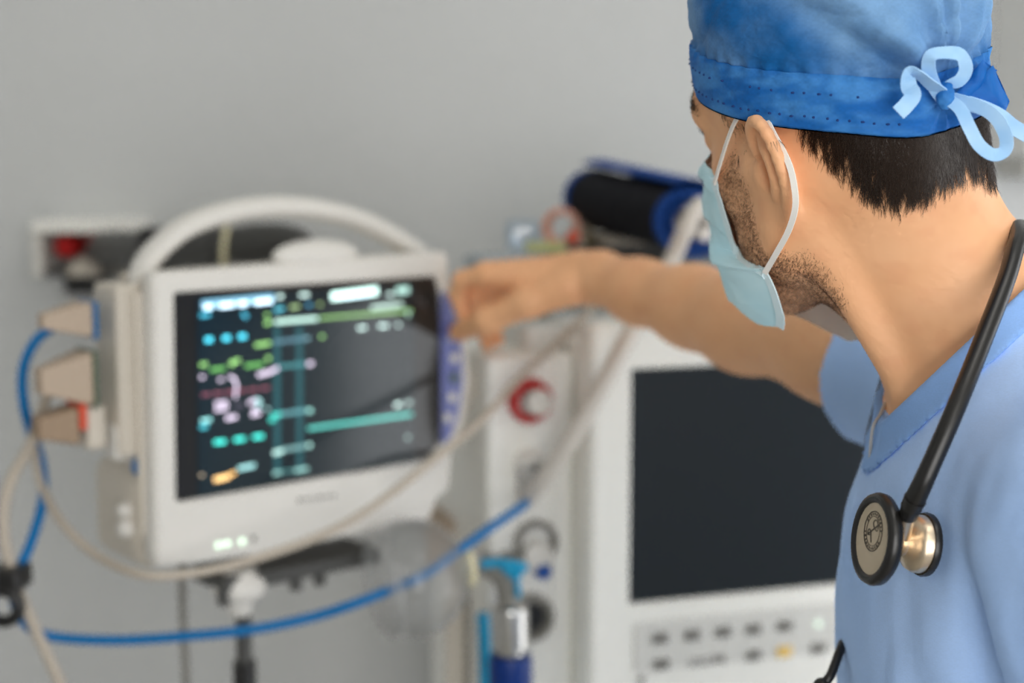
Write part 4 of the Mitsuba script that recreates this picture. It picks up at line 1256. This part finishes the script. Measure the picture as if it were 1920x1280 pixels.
wrk = lambda p, n, uv: 0.0026 * fbm(p.x * 80, p.y * 80, p.z * 80, 4) + 0.00025 * noise(p.x * 900, p.y * 900, p.z * 900)
plastic_fn('mat_cap', cap_fn, 0.7, 0.3, wrk, sheen=0.2)
plastic_fn('mat_band', band_fn, 0.7, 0.3, wrk, sheen=0.2)
plastic_fn('mat_tie', lambda p, n, uv: mix(S(128, 176, 222), S(172, 206, 236), fbm(p.x * 70, p.y * 70, p.z * 70, 3)), 0.65, 0.3, sheen=0.2)
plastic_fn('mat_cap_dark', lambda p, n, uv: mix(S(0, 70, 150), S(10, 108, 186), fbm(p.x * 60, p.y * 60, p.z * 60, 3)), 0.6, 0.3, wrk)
KN = np.array([-0.0995, 0.0140, 0.033])
UA = unit(UH * 0.55 + U0 * 0.45)
ua = RH.T @ UA
nA, nT = 288, 110
ang = np.arange(nA) * 2 * np.pi / nA
CA, CB2, CF0 = 0.0995, 0.0820, 0.002
kang = math.atan2(KN[1] / CB2, (KN[0] - CF0) / CA)


def zl(f, l):
    e = np.exp(-((f + 0.09) / 0.03) ** 2 - ((l - 0.035) / 0.03) ** 2)
    return 0.0315 + 0.165 * f - 0.004 * e


def cap_pt(an, tau):
    """local head coordinates of the cap; tau < 0: the band (-1..0), 0..1: crown"""
    ca, sa = np.cos(an), np.sin(an)
    f, l = CF0 + CA * ca, CB2 * sa
    low = zl(f, l)
    bt = np.clip(tau + 1, 0, 1)
    tc = np.clip(tau, 0, 1)
    s = np.where(tau < 0, 1.0 + 0.012 * bt, (1 - tc ** 2.6) ** (1 / 2.1) * (1.012 + 0.05 * np.sin(np.pi * np.clip(tc * 1.6, 0, 1))))
    h = np.where(tau < 0, low + 0.0305 * bt, (low + 0.0305) * (1 - tc) + tc * 0.172)
    hh = h - low
    dk = np.arctan2(np.sin(an - kang), np.cos(an - kang))
    X, Y = dk * 0.095, h - KN[2]
    rho, psi = np.hypot(X, Y), np.arctan2(Y, X)
    pts = np.stack([ca * CA * 9, sa * CB2 * 9, h * 14], -1)
    w = meshkit.fbm(pts * 1.6 + 5, 4, 3) - 0.5
    crown = np.clip(tau * 8 + 0.0, 0, 1)
    up = np.clip(np.sin(psi), 0, 1)
    folds = np.sin(psi * 8.5 + 3.0 * (meshkit.noise(pts * 0.8) - 0.5)) * np.exp(-((rho - 0.055) / 0.055) ** 2) * 0.0085 * crown * up
    low_f = np.sin(psi * 10) * np.exp(-(rho / 0.028) ** 2) * 0.0012
    knot = -0.003 * np.exp(-(rho / 0.013) ** 2)
    pleat = 0.0018 * np.sin(an * 46 + 4 * w) * np.exp(-(np.clip(tau, 0, 1) / 0.07) ** 2) * (tau > 0) * np.clip(tau * 30, 0, 1)
    disp = w * 0.016 * np.clip(crown + 0.10, 0, 1) * np.clip(1.2 - tc, 0, 1) + folds + low_f + knot + pleat
    rg = 1 - np.abs(2 * meshkit.noise(pts * 1.1 + 3.7, 9) - 1)
    rg2 = 1 - np.abs(2 * meshkit.noise(pts * 2.3 + 1.7, 5) - 1)
    disp = disp - (0.0050 * rg ** 7 + 0.0030 * rg2 ** 6) * crown * np.clip(1.3 - tc, 0, 1)
    st_ = lambda a, b, x: np.clip((x - a) / (b - a), 0, 1) ** 2 * (3 - 2 * np.clip((x - a) / (b - a), 0, 1))
    win = st_(0.014, 0.03, rho) * (1 - st_(0.09, 0.16, rho)) * crown
    disp = disp + 0.0065 * win * st_(1.68, 1.76, psi) * (1 - st_(2.30, 2.52, psi))
    disp = disp - 0.0050 * win * np.exp(-((psi - 1.64) / 0.07) ** 2) - 0.0040 * win * np.exp(-((psi - 2.52) / 0.08) ** 2) - 0.0040 * win * np.exp(-((psi - 0.85) / 0.08) ** 2)
    disp = disp + 0.003 * crown * np.sin(np.pi * np.clip(tc * 2.2, 0, 1))
    r = s + disp / 0.092
    out = np.stack([CF0 + ca * CA * r, sa * CB2 * r, np.zeros_like(h)], -1)
    # above the band the axis leans from the head's own towards the vertical
    out = out + np.array([0, 0, 1.0]) * (low + np.minimum(hh, 0.03))[..., None] + ua * np.maximum(hh - 0.03, 0)[..., None]
    return out


def grid_mesh(Pt, close_u=True):
    nt, na = Pt.shape[:2]
    i = np.arange(na if close_u else na - 1)
    f = []
    for t in range(nt - 1):
        a, b = t * na + i, t * na + (i + 1) % na
        f += [np.stack([a, b, b + na], 1), np.stack([a, b + na, a + na], 1)]
    return trimesh.Trimesh(Pt.reshape(-1, 3), np.vstack(f), process=False)


def towor(q):
    return H + q @ RH.T


tt = np.concatenate([[-0.04], np.linspace(0, 1, nT - 1) ** 0.9])
AN, TT = np.meshgrid(ang, tt)
cap = put('surgical_cap', grid_mesh(towor(cap_pt(AN, TT))), 'mat_cap', person, True, label='blue bouffant surgical cap, thin and crinkled')
tb = np.linspace(-1.0, 0.04, 16)
AN, TT = np.meshgrid(ang, tb)
bq = cap_pt(AN, TT)
rad = bq.copy()
rad[..., 2] = 0
rad /= np.linalg.norm(rad, axis=-1, keepdims=True)
bulge = 0.0012 + 0.0012 * np.sin(np.clip((TT + 1) / 1.04, 0, 1) * np.pi) ** 0.5
bq = bq + rad * bulge[..., None]
inner = bq[:1] - rad[:1] * 0.003 + np.array([0, 0, 0.008])
bq = np.concatenate([inner, bq, bq[-1:] - rad[-1:] * 0.004 - np.array([0, 0, 0.001])])
put('band', grid_mesh(towor(bq)), 'mat_band', cap, True, label='blue band of the cap')
st = []
sd = trimesh.creation.icosphere(subdivisions=1, radius=1.0)
for row, t0, a0_, a1_ in ((0, -0.72, -2.6, 2.6), (1, -0.24, 0.2, 2.35), (1, -0.24, -2.3, -0.3)):
    n = int((a1_ - a0_) * 0.094 / 0.0068)
    for a in np.linspace(a0_, a1_, n):
        if row and rng.random() < 0.3:
            continue
        a = a + rng.normal(0, 0.006)
        q = cap_pt(np.array([a]), np.array([t0 + rng.normal(0, 0.008)]))[0]
        r_ = q * [1, 1, 0]
        q = q + r_ / np.linalg.norm(r_) * 0.0022
        s_ = sd.copy()
        s_.apply_scale([0.0009, 0.0009, 0.0008] if rng.random() < 0.7 else [0.0013, 0.0012, 0.0007])
        s_.apply_translation(towor(q[None])[0])
        st.append(s_)
plastic('mat_stitch', (8, 50, 112), 0.8)
k = put('stitching', st, 'mat_stitch', cap, True)
labels[k] = {'kind': 'stuff', 'label': 'two rows of dark blue stitch dots'}
# knot, bow and tails behind
KW = towor(KN[None])[0]
ky = KW[1] - 0.010


def kp_(x, y, dy=0.0):
    return P(x, y, ky + dy)


view = unit(KW - CAM)


def upv(pts, tilt):
    """width directions of a strip: across its run and partly along the view"""
    p = np.asarray(pts)
    t = np.gradient(p, axis=0)
    out = []
    for a, w in zip(t, np.broadcast_to(tilt, len(p))):
        c = unit(np.cross(a, view))
        out.append(unit(c * math.cos(w) + view * math.sin(w)))
    return np.array(out)


def tie(px, width, tilt, part='tie', mat='mat_tie'):
    pts = [kp_(*q) for q in px]
    return ribbon(pts, width, upv(pts, tilt), 0.0008, 7)


knot = trimesh.creation.icosphere(subdivisions=3)
knot.apply_scale([0.0052, 0.0052, 0.0085])
knot.vertices = np.array(knot.vertices) * (1 + 0.22 * (meshkit.noise(np.array(knot.vertices) * 500) - 0.5))[:, None]
knot.apply_translation(kp_(1772, 178, 0.0))
put('knot', knot, 'mat_band', cap, True)
put('tie_loop', tie([(1768, 186, 0.002), (1752, 162, -0.004), (1741, 128, -0.010), (1746, 104, -0.012), (1772, 99, -0.010), (1800, 103, -0.006), (1811, 128, -0.004), (1800, 150, -0.002), (1778, 160, 0.000), (1766, 178, 0.004)], 0.0080, [0.3, 0.3, 0.25, 0.4, 0.6, 0.5, 0.2, 0.4, 0.9, 0.9]), 'mat_tie', cap, 50, label='pale blue tie loop above the knot')
put('tie_tail', tie([(1768, 176, 0.0), (1745, 158, -0.008), (1722, 140, -0.012), (1704, 138, -0.014), (1704, 162, -0.014), (1712, 178, -0.013), (1700, 196, -0.014), (1684, 212, -0.015)], 0.0092, [1.0, 1.0, 1.1, 0.8, 0.15, 0.1, 0.1, 0.15]), 'mat_tie', cap, 50, label='folded pale blue tie tail')
put('tie_loop', tie([(1776, 186, 0.0), (1800, 204, -0.006), (1818, 240, -0.010), (1836, 272, -0.012), (1862, 290, -0.012), (1884, 282, -0.010), (1886, 256, -0.006), (1868, 222, -0.003), (1836, 200, 0.0), (1786, 184, 0.003)], 0.0078, [0.5, 0.3, 0.25, 0.3, 0.4, 0.5, 0.25, 0.2, 0.3, 0.6]), 'mat_tie', cap, 50, label='hanging pale blue tie loop')
put('tie_tail', tie([(1780, 186, 0.002), (1830, 198, 0.004), (1872, 216, 0.004), (1900, 238, 0.002), (1940, 262, 0.0), (1975, 292, 0.0)], 0.0090, [0.5, 0.3, 0.3, 0.25, 0.3, 0.3]), 'mat_tie', cap, 50, label='pale blue tie tail trailing to the right')


def flap_sheet(corners, bul):
    """a soft fold of cloth over four corner points"""
    c = [kp_(*q) for q in corners]
    a, b = np.meshgrid(np.linspace(0, 1, 22), np.linspace(0, 1, 22))
    g = c[0] * ((1 - a) * (1 - b))[..., None] + c[1] * (a * (1 - b))[..., None] + c[2] * (a * b)[..., None] + c[3] * ((1 - a) * b)[..., None]
    d = bul * np.sin(np.pi * a) ** 0.7 * np.sin(np.pi * b) ** 0.7 + 0.0022 * np.sin(9 * a + 4 * b) * a
    g1 = g - view * (d + 0.0004)[..., None]
    g2 = g + view * (0.6 * d + 0.0004)[..., None]
    m1, m2 = grid_mesh(g1, False), grid_mesh(g2, False)
    return trimesh.util.concatenate([m1, m2])


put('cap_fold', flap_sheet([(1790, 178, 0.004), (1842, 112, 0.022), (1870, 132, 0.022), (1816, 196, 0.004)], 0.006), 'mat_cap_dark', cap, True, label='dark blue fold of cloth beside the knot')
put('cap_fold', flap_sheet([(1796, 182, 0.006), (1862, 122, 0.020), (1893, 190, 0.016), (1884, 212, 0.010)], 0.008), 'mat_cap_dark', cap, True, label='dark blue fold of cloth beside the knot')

# ---------------------------------------------------------------- face mask
scene['mat_mask'] = {'type': 'twosided', 'a': {'type': 'principled', 'base_color': mikit.proc(lambda p, n, uv: mix(S(186, 226, 238), S(204, 234, 242), fbm(p.x * 50, p.y * 50, p.z * 50, 3))), 'roughness': 0.75, 'specular': 0.2},
                     'b': {'type': 'principled', 'base_color': rgb(S(232, 232, 228)), 'roughness': 0.8, 'specular': 0.2}}
plastic('mat_strap', (240, 236, 230), 0.7, 0.2)
plastic('mat_mask_edge', (214, 234, 240), 0.75, 0.2)
Ev = np.array([0, 0.10, 0.25, 0.42, 0.52, 0.58, 0.64, 0.74, 0.88, 1.0])
Ef = np.array([0.057, 0.054, 0.058, 0.057, 0.050, 0.034, 0.0105, 0.008, 0.014, 0.028])
El = np.array([0.0610, 0.0665, 0.0600, 0.0550, 0.0560, 0.0640, 0.0715, 0.0680, 0.0580, 0.0460])
Eu = np.array([-0.009, -0.014, -0.034, -0.056, -0.066, -0.0675, -0.0690, -0.081, -0.101, -0.117])
Cv = np.array([0, 0.2, 0.36, 0.55, 0.72, 0.86, 1.0])
Cf = np.array([0.104, 0.114, 0.123, 0.118, 0.107, 0.102, 0.078])
Cu = np.array([0.002, -0.014, -0.034, -0.060, -0.084, -0.106, -0.122])
from scipy.interpolate import PchipInterpolator as PI_
s_g, v_g = np.meshgrid(np.linspace(-1, 1, 91), np.linspace(0, 1, 81))
ef, el, eu = PI_(Ev, Ef)(v_g), PI_(Ev, El)(v_g), PI_(Ev, Eu)(v_g)
cf, cu = PI_(Cv, Cf)(v_g), PI_(Cv, Cu)(v_g)
a_ = np.abs(s_g) * np.pi / 2
lowb = np.clip((v_g - 0.42) / 0.25, 0, 1)
ff = ef + (cf - ef) * np.cos(a_) ** (1.15 - 0.42 * lowb)
ll = np.sign(s_g) * el * np.sin(a_) ** (1.15 - 0.2 * lowb)
wgt = np.abs(s_g) ** 2.2
uu = cu * (1 - wgt) + eu * wgt
uu = uu - 0.036 * np.clip((v_g - 0.75) / 0.25, 0, 1) * np.clip(-s_g * 1.4, 0, 1)
pl_ = ((v_g * 4.2 + 0.25) % 1.0)
ple = (pl_ - 0.5) * 0.0045 * np.where((v_g > 0.12) & (v_g < 0.86), 1, 0)
cr = (meshkit.fbm(np.stack([s_g * 6, v_g * 7, s_g * 0], -1), 4, 8) - 0.5) * 0.006
ll = ll + np.sign(s_g) * (ple * 0.8 + cr) * np.abs(np.sin(a_)) ** 0.5 * np.clip(1.15 - np.abs(s_g), 0, 0.6) * 1.6
ff = ff + (ple + cr) * np.cos(a_)
mm = grid_mesh(towor(np.stack([ff, ll, uu], -1)), False)
if np.dot(mm.face_normals.mean(0), FH) < 0:
    mm.invert()
mask = put('face_mask', mm, 'mat_mask', person, True, label='light blue pleated face mask, white inside')
for s in (1, -1):
    j = 90 if s > 0 else 0
    e_ = np.stack([ff[:, j] - 0.0005, ll[:, j] + s * 0.0008, uu[:, j]], -1)[::4]
    e_ = towor(e_)
    inn = towor(np.stack([ff[:, j - 8 * s], ll[:, j - 8 * s], uu[:, j - 8 * s]], -1)[::4]) - e_
    put('side_binding', sweep(e_ + inn / np.linalg.norm(inn, axis=1, keepdims=True) * 0.0028, [[-0.0005, -0.0032], [0.0005, -0.0032], [0.0005, 0.0032], [-0.0005, 0.0032]], up=inn), 'mat_mask_edge', mask, 40, label='paler side binding')
    lp = [(0.054, 0.0690, -0.013), (0.040, 0.0730, 0.004), (0.0265, 0.0765, 0.020), (0.015, 0.0785, 0.032), (0.004, 0.0790, 0.0385), (-0.010, 0.0800, 0.0365), (-0.025, 0.0855, 0.0235), (-0.0375, 0.0885, 0.008), (-0.0415, 0.0895, -0.006), (-0.0395, 0.0885, -0.020), (-0.028, 0.0850, -0.036), (-0.010, 0.0800, -0.053), (0.010, 0.0735, -0.070)]
    pts = towor(np.array([(a, s * b, c) for a, b, c in lp]))
    path = spline(pts, 8)
    nrm_ = (path - hp(-0.005, 0, 0.0))
    put('ear_loop', sweep(path, [[-0.0019, -0.0006], [0.0019, -0.0006], [0.0019, 0.0006], [-0.0019, 0.0006]], up=nrm_), 'mat_strap', mask, 40, label='white elastic ear loop')

# ---------------------------------------------------------------- scrubs
def torso_c(p):
    return (p - NB) @ RT


def opening(p):
    """below zero inside the neck opening of the top"""
    q = torso_c(p)
    u0_ = 0.032 - 1.02 * q[:, 0] + 0.34 * np.sqrt(q[:, 1] ** 2 + 0.0004)
    o = (u0_ - q[:, 2]) / 1.45
    return np.maximum(o, np.hypot(q[:, 0] * 0.8, q[:, 1]) - 0.125)


hem_r, dir_r = P(1632, 668, 1.195), unit(ra_pts[2] - ra_pts[0])
dir_l = unit(le - LS)
hem_l = LS + dir_l * 0.215
SHIRT = trunk + neck[:2] + [capsule(RS, P(1530, 650, 1.25), 0.060, 0.0535, 0.03), capsule(LS, LS + dir_l * 0.26, 0.060, 0.056, 0.04)]


def folds(p):
    q = torso_c(p)
    a = np.stack([q[:, 1] * 16 + q[:, 0] * 5, q[:, 0] * 12, q[:, 2] * 4.5 + q[:, 1] * 3], 1)
    low = np.clip((0.02 - q[:, 2]) / 0.12, 0, 1)
    d = (meshkit.fbm(a, 3, 21) - 0.5) * 0.034 * (0.25 + 0.75 * low)
    # drapes running down from the shoulder and the armpit
    ph = q[:, 1] * 62 + q[:, 2] * 14 + 4 * meshkit.noise(a * 0.5, 4)
    m = np.clip((-0.035 - q[:, 2]) / 0.10, 0, 1) * np.clip((q[:, 1] - 0.0) / 0.07, 0, 1)
    d += m * (0.0045 * np.sin(ph * 0.62 + 1.0) + 0.0025 - 0.0095 * np.exp(-(np.sin(ph * 0.31 + 0.4) / 0.20) ** 2))
    return np.maximum(d, -0.0052)


def shirt_post(p, d):
    d = d - 0.0088 - folds(p)
    dt_ = sdf(trunk, p)
    for hm, dr_ in ((hem_r, dir_r), (hem_l, dir_l)):
        g = np.where((np.linalg.norm(p - hm, axis=1) < 0.14) & (dt_ > 0.016), (p - hm) @ dr_, -1.0)
        d = np.maximum(d, g)
    d = np.maximum(d, -opening(p))
    return np.maximum(d, 0.80 - p[:, 2])


def collar_post(p, d):
    d = d - 0.0112 - folds(p)
    o = opening(p)
    return np.maximum(np.maximum(d, -o - 0.0008), np.maximum(o - 0.0185, -(d + 0.0065)))


def cloth_fn(c0, c1):
    def fn(p, n, uv):
        a = fbm(p.x * 14, p.y * 14, p.z * 14, 3)
        w = 0.5 * noise(p.x * 1500, p.y * 1500, p.z * 900) + 0.5 * noise(p.x * 800, p.y * 800, p.z * 1600)
        return mix(S(*c0), S(*c1), a) * (0.95 + 0.10 * w)
    return fn


weave = lambda p, n, uv: 0.0002 * noise(p.x * 1300, p.y * 1300, p.z * 1300) + 0.0012 * fbm(p.x * 45, p.y * 45, p.z * 30, 3)
plastic_fn('mat_scrub', cloth_fn((160, 192, 240), (174, 202, 244)), 0.85, 0.2, weave, sheen=0.25)
plastic_fn('mat_collar', cloth_fn((124, 164, 220), (138, 174, 226)), 0.85, 0.2, weave, sheen=0.25)
sh = mesh_sdf(SHIRT, 0.0032, (0.05, 0.50, 0.78), (0.62, 1.45, 1.62), shirt_post, slack=0.03)
top_ = put('scrub_top', relax(sh, 3), 'mat_scrub', person, True, label='light blue short sleeved scrub top')
co = mesh_sdf(SHIRT, 0.0024, (0.12, 0.75, 1.22), (0.50, 1.20, 1.60), collar_post, slack=0.03)
put('collar', relax(co, 3), 'mat_collar', top_, True, label='darker blue neck binding')
# trousers and shoes, below the frame
hipc = tpnt(-0.05, 0, -0.56)
tr = []
for s in (1, -1):
    hip, kn, an_ = tpnt(-0.05, s * 0.085, -0.56), tpnt(-0.03, s * 0.095, -0.93), tpnt(-0.06, s * 0.095, -1.30)
    tr += [capsule(hip, kn, 0.088, 0.070, 0.05), capsule(kn, an_, 0.070, 0.066, 0.05)]
tr += [ellip(tpnt(-0.050, 0, -0.52), RT, (0.118, 0.172, 0.11), 0.05)]
trm = mesh_sdf(tr, 0.007, (0.1, 0.5, 0.0), (0.7, 1.4, 1.1), lambda p, d: np.maximum(np.maximum(d - (meshkit.fbm(p * 12, 3, 5) - 0.5) * 0.02, 0.05 - p[:, 2]), p[:, 2] - 0.965), slack=0.03)
put('trousers', relax(trm, 2), 'mat_scrub', person, True)
for s in (1, -1):
    an_ = tpnt(-0.06, s * 0.095, -1.30)
    toe = np.array([an_[0], an_[1], 0.0]) + TF * 0.15
    heel = np.array([an_[0], an_[1], 0.0]) - TF * 0.06
    sm_ = mesh_sdf([capsule(heel + [0, 0, 0.04], toe + [0, 0, 0.032], 0.042, 0.040, 0.03), capsule(heel + [0, 0, 0.05], an_ + [0, 0, -0.01], 0.042, 0.045, 0.04)], 0.006, (0, 0.5, -0.01), (0.8, 1.5, 0.2), lambda p, d: np.maximum(np.maximum(d, 0.001 - p[:, 2]), p[:, 2] - 0.10), slack=0.02)
    put('shoe', sm_, 'mat_white', person, True)

# thin cord inside the collar
tag(put('neck_cord', tube([tpnt(-0.03, -0.072, 0.045), tpnt(0.02, -0.068, 0.015), P(1672, 740, 0.975), P(1650, 778, 0.962), P(1634, 820, 0.955), tpnt(0.070, 0.0, -0.10)], 0.0012, 8, 10), 'mat_white', smooth=60), 'thin white cord running down inside the collar of the scrub top', 'cord')

# ------------------------------------------------------------------ stethoscope
scene['mat_rubber'] = {'type': 'twosided', 'bsdf': {'type': 'principled', 'base_color': rgb(S(20, 19, 18)), 'roughness': 0.33, 'specular': 0.5}}
scene['mat_champagne'] = {'type': 'twosided', 'bsdf': {'type': 'principled', 'base_color': rgb(S(226, 206, 180)), 'roughness': 0.34, 'metallic': 1.0}}
scene['mat_plate'] = {'type': 'twosided', 'bsdf': {'type': 'principled', 'base_color': rgb(S(186, 170, 146)), 'roughness': 0.35, 'specular': 0.5, 'clearcoat': 0.5}}
ste = thing('stethoscope', 'black tubed stethoscope hung round the neck with a champagne coloured chest piece', 'stethoscope')
def onto(p, gap):
    """moves a point onto the cloth or skin, this far above it"""
    p = np.array(p, float)
    for _ in range(30):
        f = lambda x: float(np.minimum(sdf(SHIRT, x[None]) - 0.0088 - folds(x[None]), sdf(BODY[:len(head) + len(neck) + len(trunk)], x[None]))[0])
        g = np.array([f(p + e) - f(p - e) for e in np.eye(3) * 1e-3]) / 2e-3
        p = p + g * (gap - f(p)) / max(np.dot(g, g), 0.3) * 0.8
    return p


stp = [onto(tpnt(0.050, -0.112, -0.205), 0.0065), onto(tpnt(0.048, -0.116, -0.15), 0.0065), onto(tpnt(0.045, -0.112, -0.10), 0.0065), onto(tpnt(0.028, -0.108, -0.05), 0.0065), onto(tpnt(0.004, -0.098, 0.0), 0.0065), onto(tpnt(-0.024, -0.085, 0.045), 0.0065), onto(tpnt(-0.050, -0.060, 0.072), 0.0065), onto(tpnt(-0.080, -0.012, 0.082), 0.0062), P(1922, 430, 0.925), P(1908, 452, 0.888), P(1888, 520, 0.862), P(1850, 620, 0.838), P(1792, 765, 0.808), P(1738, 888, 0.800), P(1708, 952, 0.808)]
sc = np.ones((len(stp) - 1) * 12 + 1)
sc[-16:] = np.linspace(1.0, 1.12, 16)
put('tube', sweep(spline(stp, 12), circ(0.0056, 20), scale=sc), 'mat_rubber', ste, 60, label='black rubber tube')
put('tube_end', sweep(spline([P(1716, 935, 0.8045), P(1708, 952, 0.808), P(1702, 968, 0.812)], 5), circ(0.0066, 20), scale=np.linspace(1.0, 0.80, 11)), 'mat_rubber', ste, 50)
e1_, e2_ = stp[0], P(1559, 1262, 0.942)
put('ear_tube', tube([e1_, P(1592, 1185, 0.985), P(1578, 1212, 0.957), e2_, P(1546, 1280, 0.940)], 0.0032, 6, 14), 'mat_rubber', ste, 60)
tp_ = trimesh.creation.icosphere(subdivisions=3, radius=0.0062)
tp_.apply_translation(P(1541, 1287, 0.940))
put('ear_tip', tp_, 'mat_rubber', ste, True)
DC = P(1641, 1010, 0.828)
dn = unit([-0.955, -0.17, 0.15])
put('diaphragm_rim', lathe([(0.0212, 0.0015), (0.0218, 0.0030), (0.0240, 0.0040), (0.0266, 0.0030), (0.0278, 0.0), (0.0272, -0.0035), (0.0250, -0.0055), (0.0212, -0.0050)], 72, DC, dn), 'mat_rubber', ste, 60, label='black rim')
put('diaphragm', lathe([(0, 0.0020), (0.0214, 0.0020), (0.0214, -0.004), (0, -0.004)], 72, DC, dn), 'mat_plate', ste, 30, label='champagne plate of the diaphragm')
put('chest_piece', lathe([(0.0212, -0.0046), (0.0236, -0.0054), (0.0200, -0.0085), (0.0110, -0.0115), (0.0085, -0.015), (0.0085, -0.018), (0.0115, -0.0200), (0.0158, -0.0225), (0.0174, -0.0260), (0.0176, -0.0310), (0.0, -0.0310)][::-1], 64, DC, dn), 'mat_champagne', ste, 40, label='polished champagne metal bowl')
put('bell_rim', lathe([(0.0172, -0.0304), (0.0186, -0.0296), (0.0193, -0.0314), (0.0189, -0.0338), (0.0165, -0.0346), (0.0150, -0.0314)][::-1], 64, DC, dn), 'mat_rubber', ste, 50, label='black rim of the bell')
sm0 = DC - dn * 0.017
put('stem', bar(P(1703, 966, 0.8115), sm0, 0.0046, 20), 'mat_champagne', ste, 40)
# engraved round emblem on the plate
ex = unit(np.cross([0, 0, 1.0], dn))
ey_ = np.cross(dn, ex)
EM = np.eye(4)
EM[:3, 0], EM[:3, 1], EM[:3, 2], EM[:3, 3] = ex, ey_, dn, DC + dn * 0.0021 + ey_ * 0.0045


def em(m):
    m = m.copy()
    m.apply_transform(EM)
    return m


def ering(r, w):
    return em(extrude(Point(0, 0).buffer(r + w / 2, 32).difference(Point(0, 0).buffer(r - w / 2, 32)), 0.0003))


from shapely.geometry import LineString
cur = [LineString(spline(q, 8)[:, :2]).buffer(w) for q, w in (
    ([(-0.0062, -0.0032, 0), (-0.003, -0.001, 0), (0.0015, 0.0022, 0), (0.0062, 0.0052, 0)], 0.00042),
    ([(-0.0025, -0.0008, 0), (-0.0018, -0.0035, 0), (-0.0002, -0.0066, 0)], 0.00045),
    ([(0.0012, 0.002, 0), (-0.0012, 0.0042, 0), (0.0002, 0.0068, 0), (0.0032, 0.0068, 0), (0.0050, 0.0046, 0)], 0.00032),
    ([(0.0015, 0.0020, 0), (0.0046, 0.0012, 0), (0.0058, 0.0032, 0), (0.0050, 0.0050, 0)], 0.00026),
    ([(-0.0030, -0.0008, 0), (-0.0052, 0.0002, 0), (-0.0066, -0.0014, 0), (-0.0058, -0.0034, 0), (-0.0036, -0.0030, 0)], 0.00030))]
emb = [ering(0.0118, 0.0006), ering(0.0088, 0.00025)] + [em(extrude(c_, 0.0003)) for c_ in [unary_union(cur)]]
for i in range(26):
    a = i / 26 * 2 * np.pi
    if i % 13 in (0, 12):
        continue
    bx = trimesh.creation.box([0.0011 if i % 2 else 0.0007, 0.0013, 0.0003])
    bx.apply_transform(trimesh.transformations.rotation_matrix(a + np.pi / 2, [0, 0, 1]))
    bx.apply_translation([math.cos(a) * 0.0103, math.sin(a) * 0.0103, 0.00015])
    emb.append(em(bx))
plastic('mat_engraving', (60, 52, 42), 0.5)
put('emblem', emb, 'mat_engraving', ste, 30, label='dark engraved round emblem')
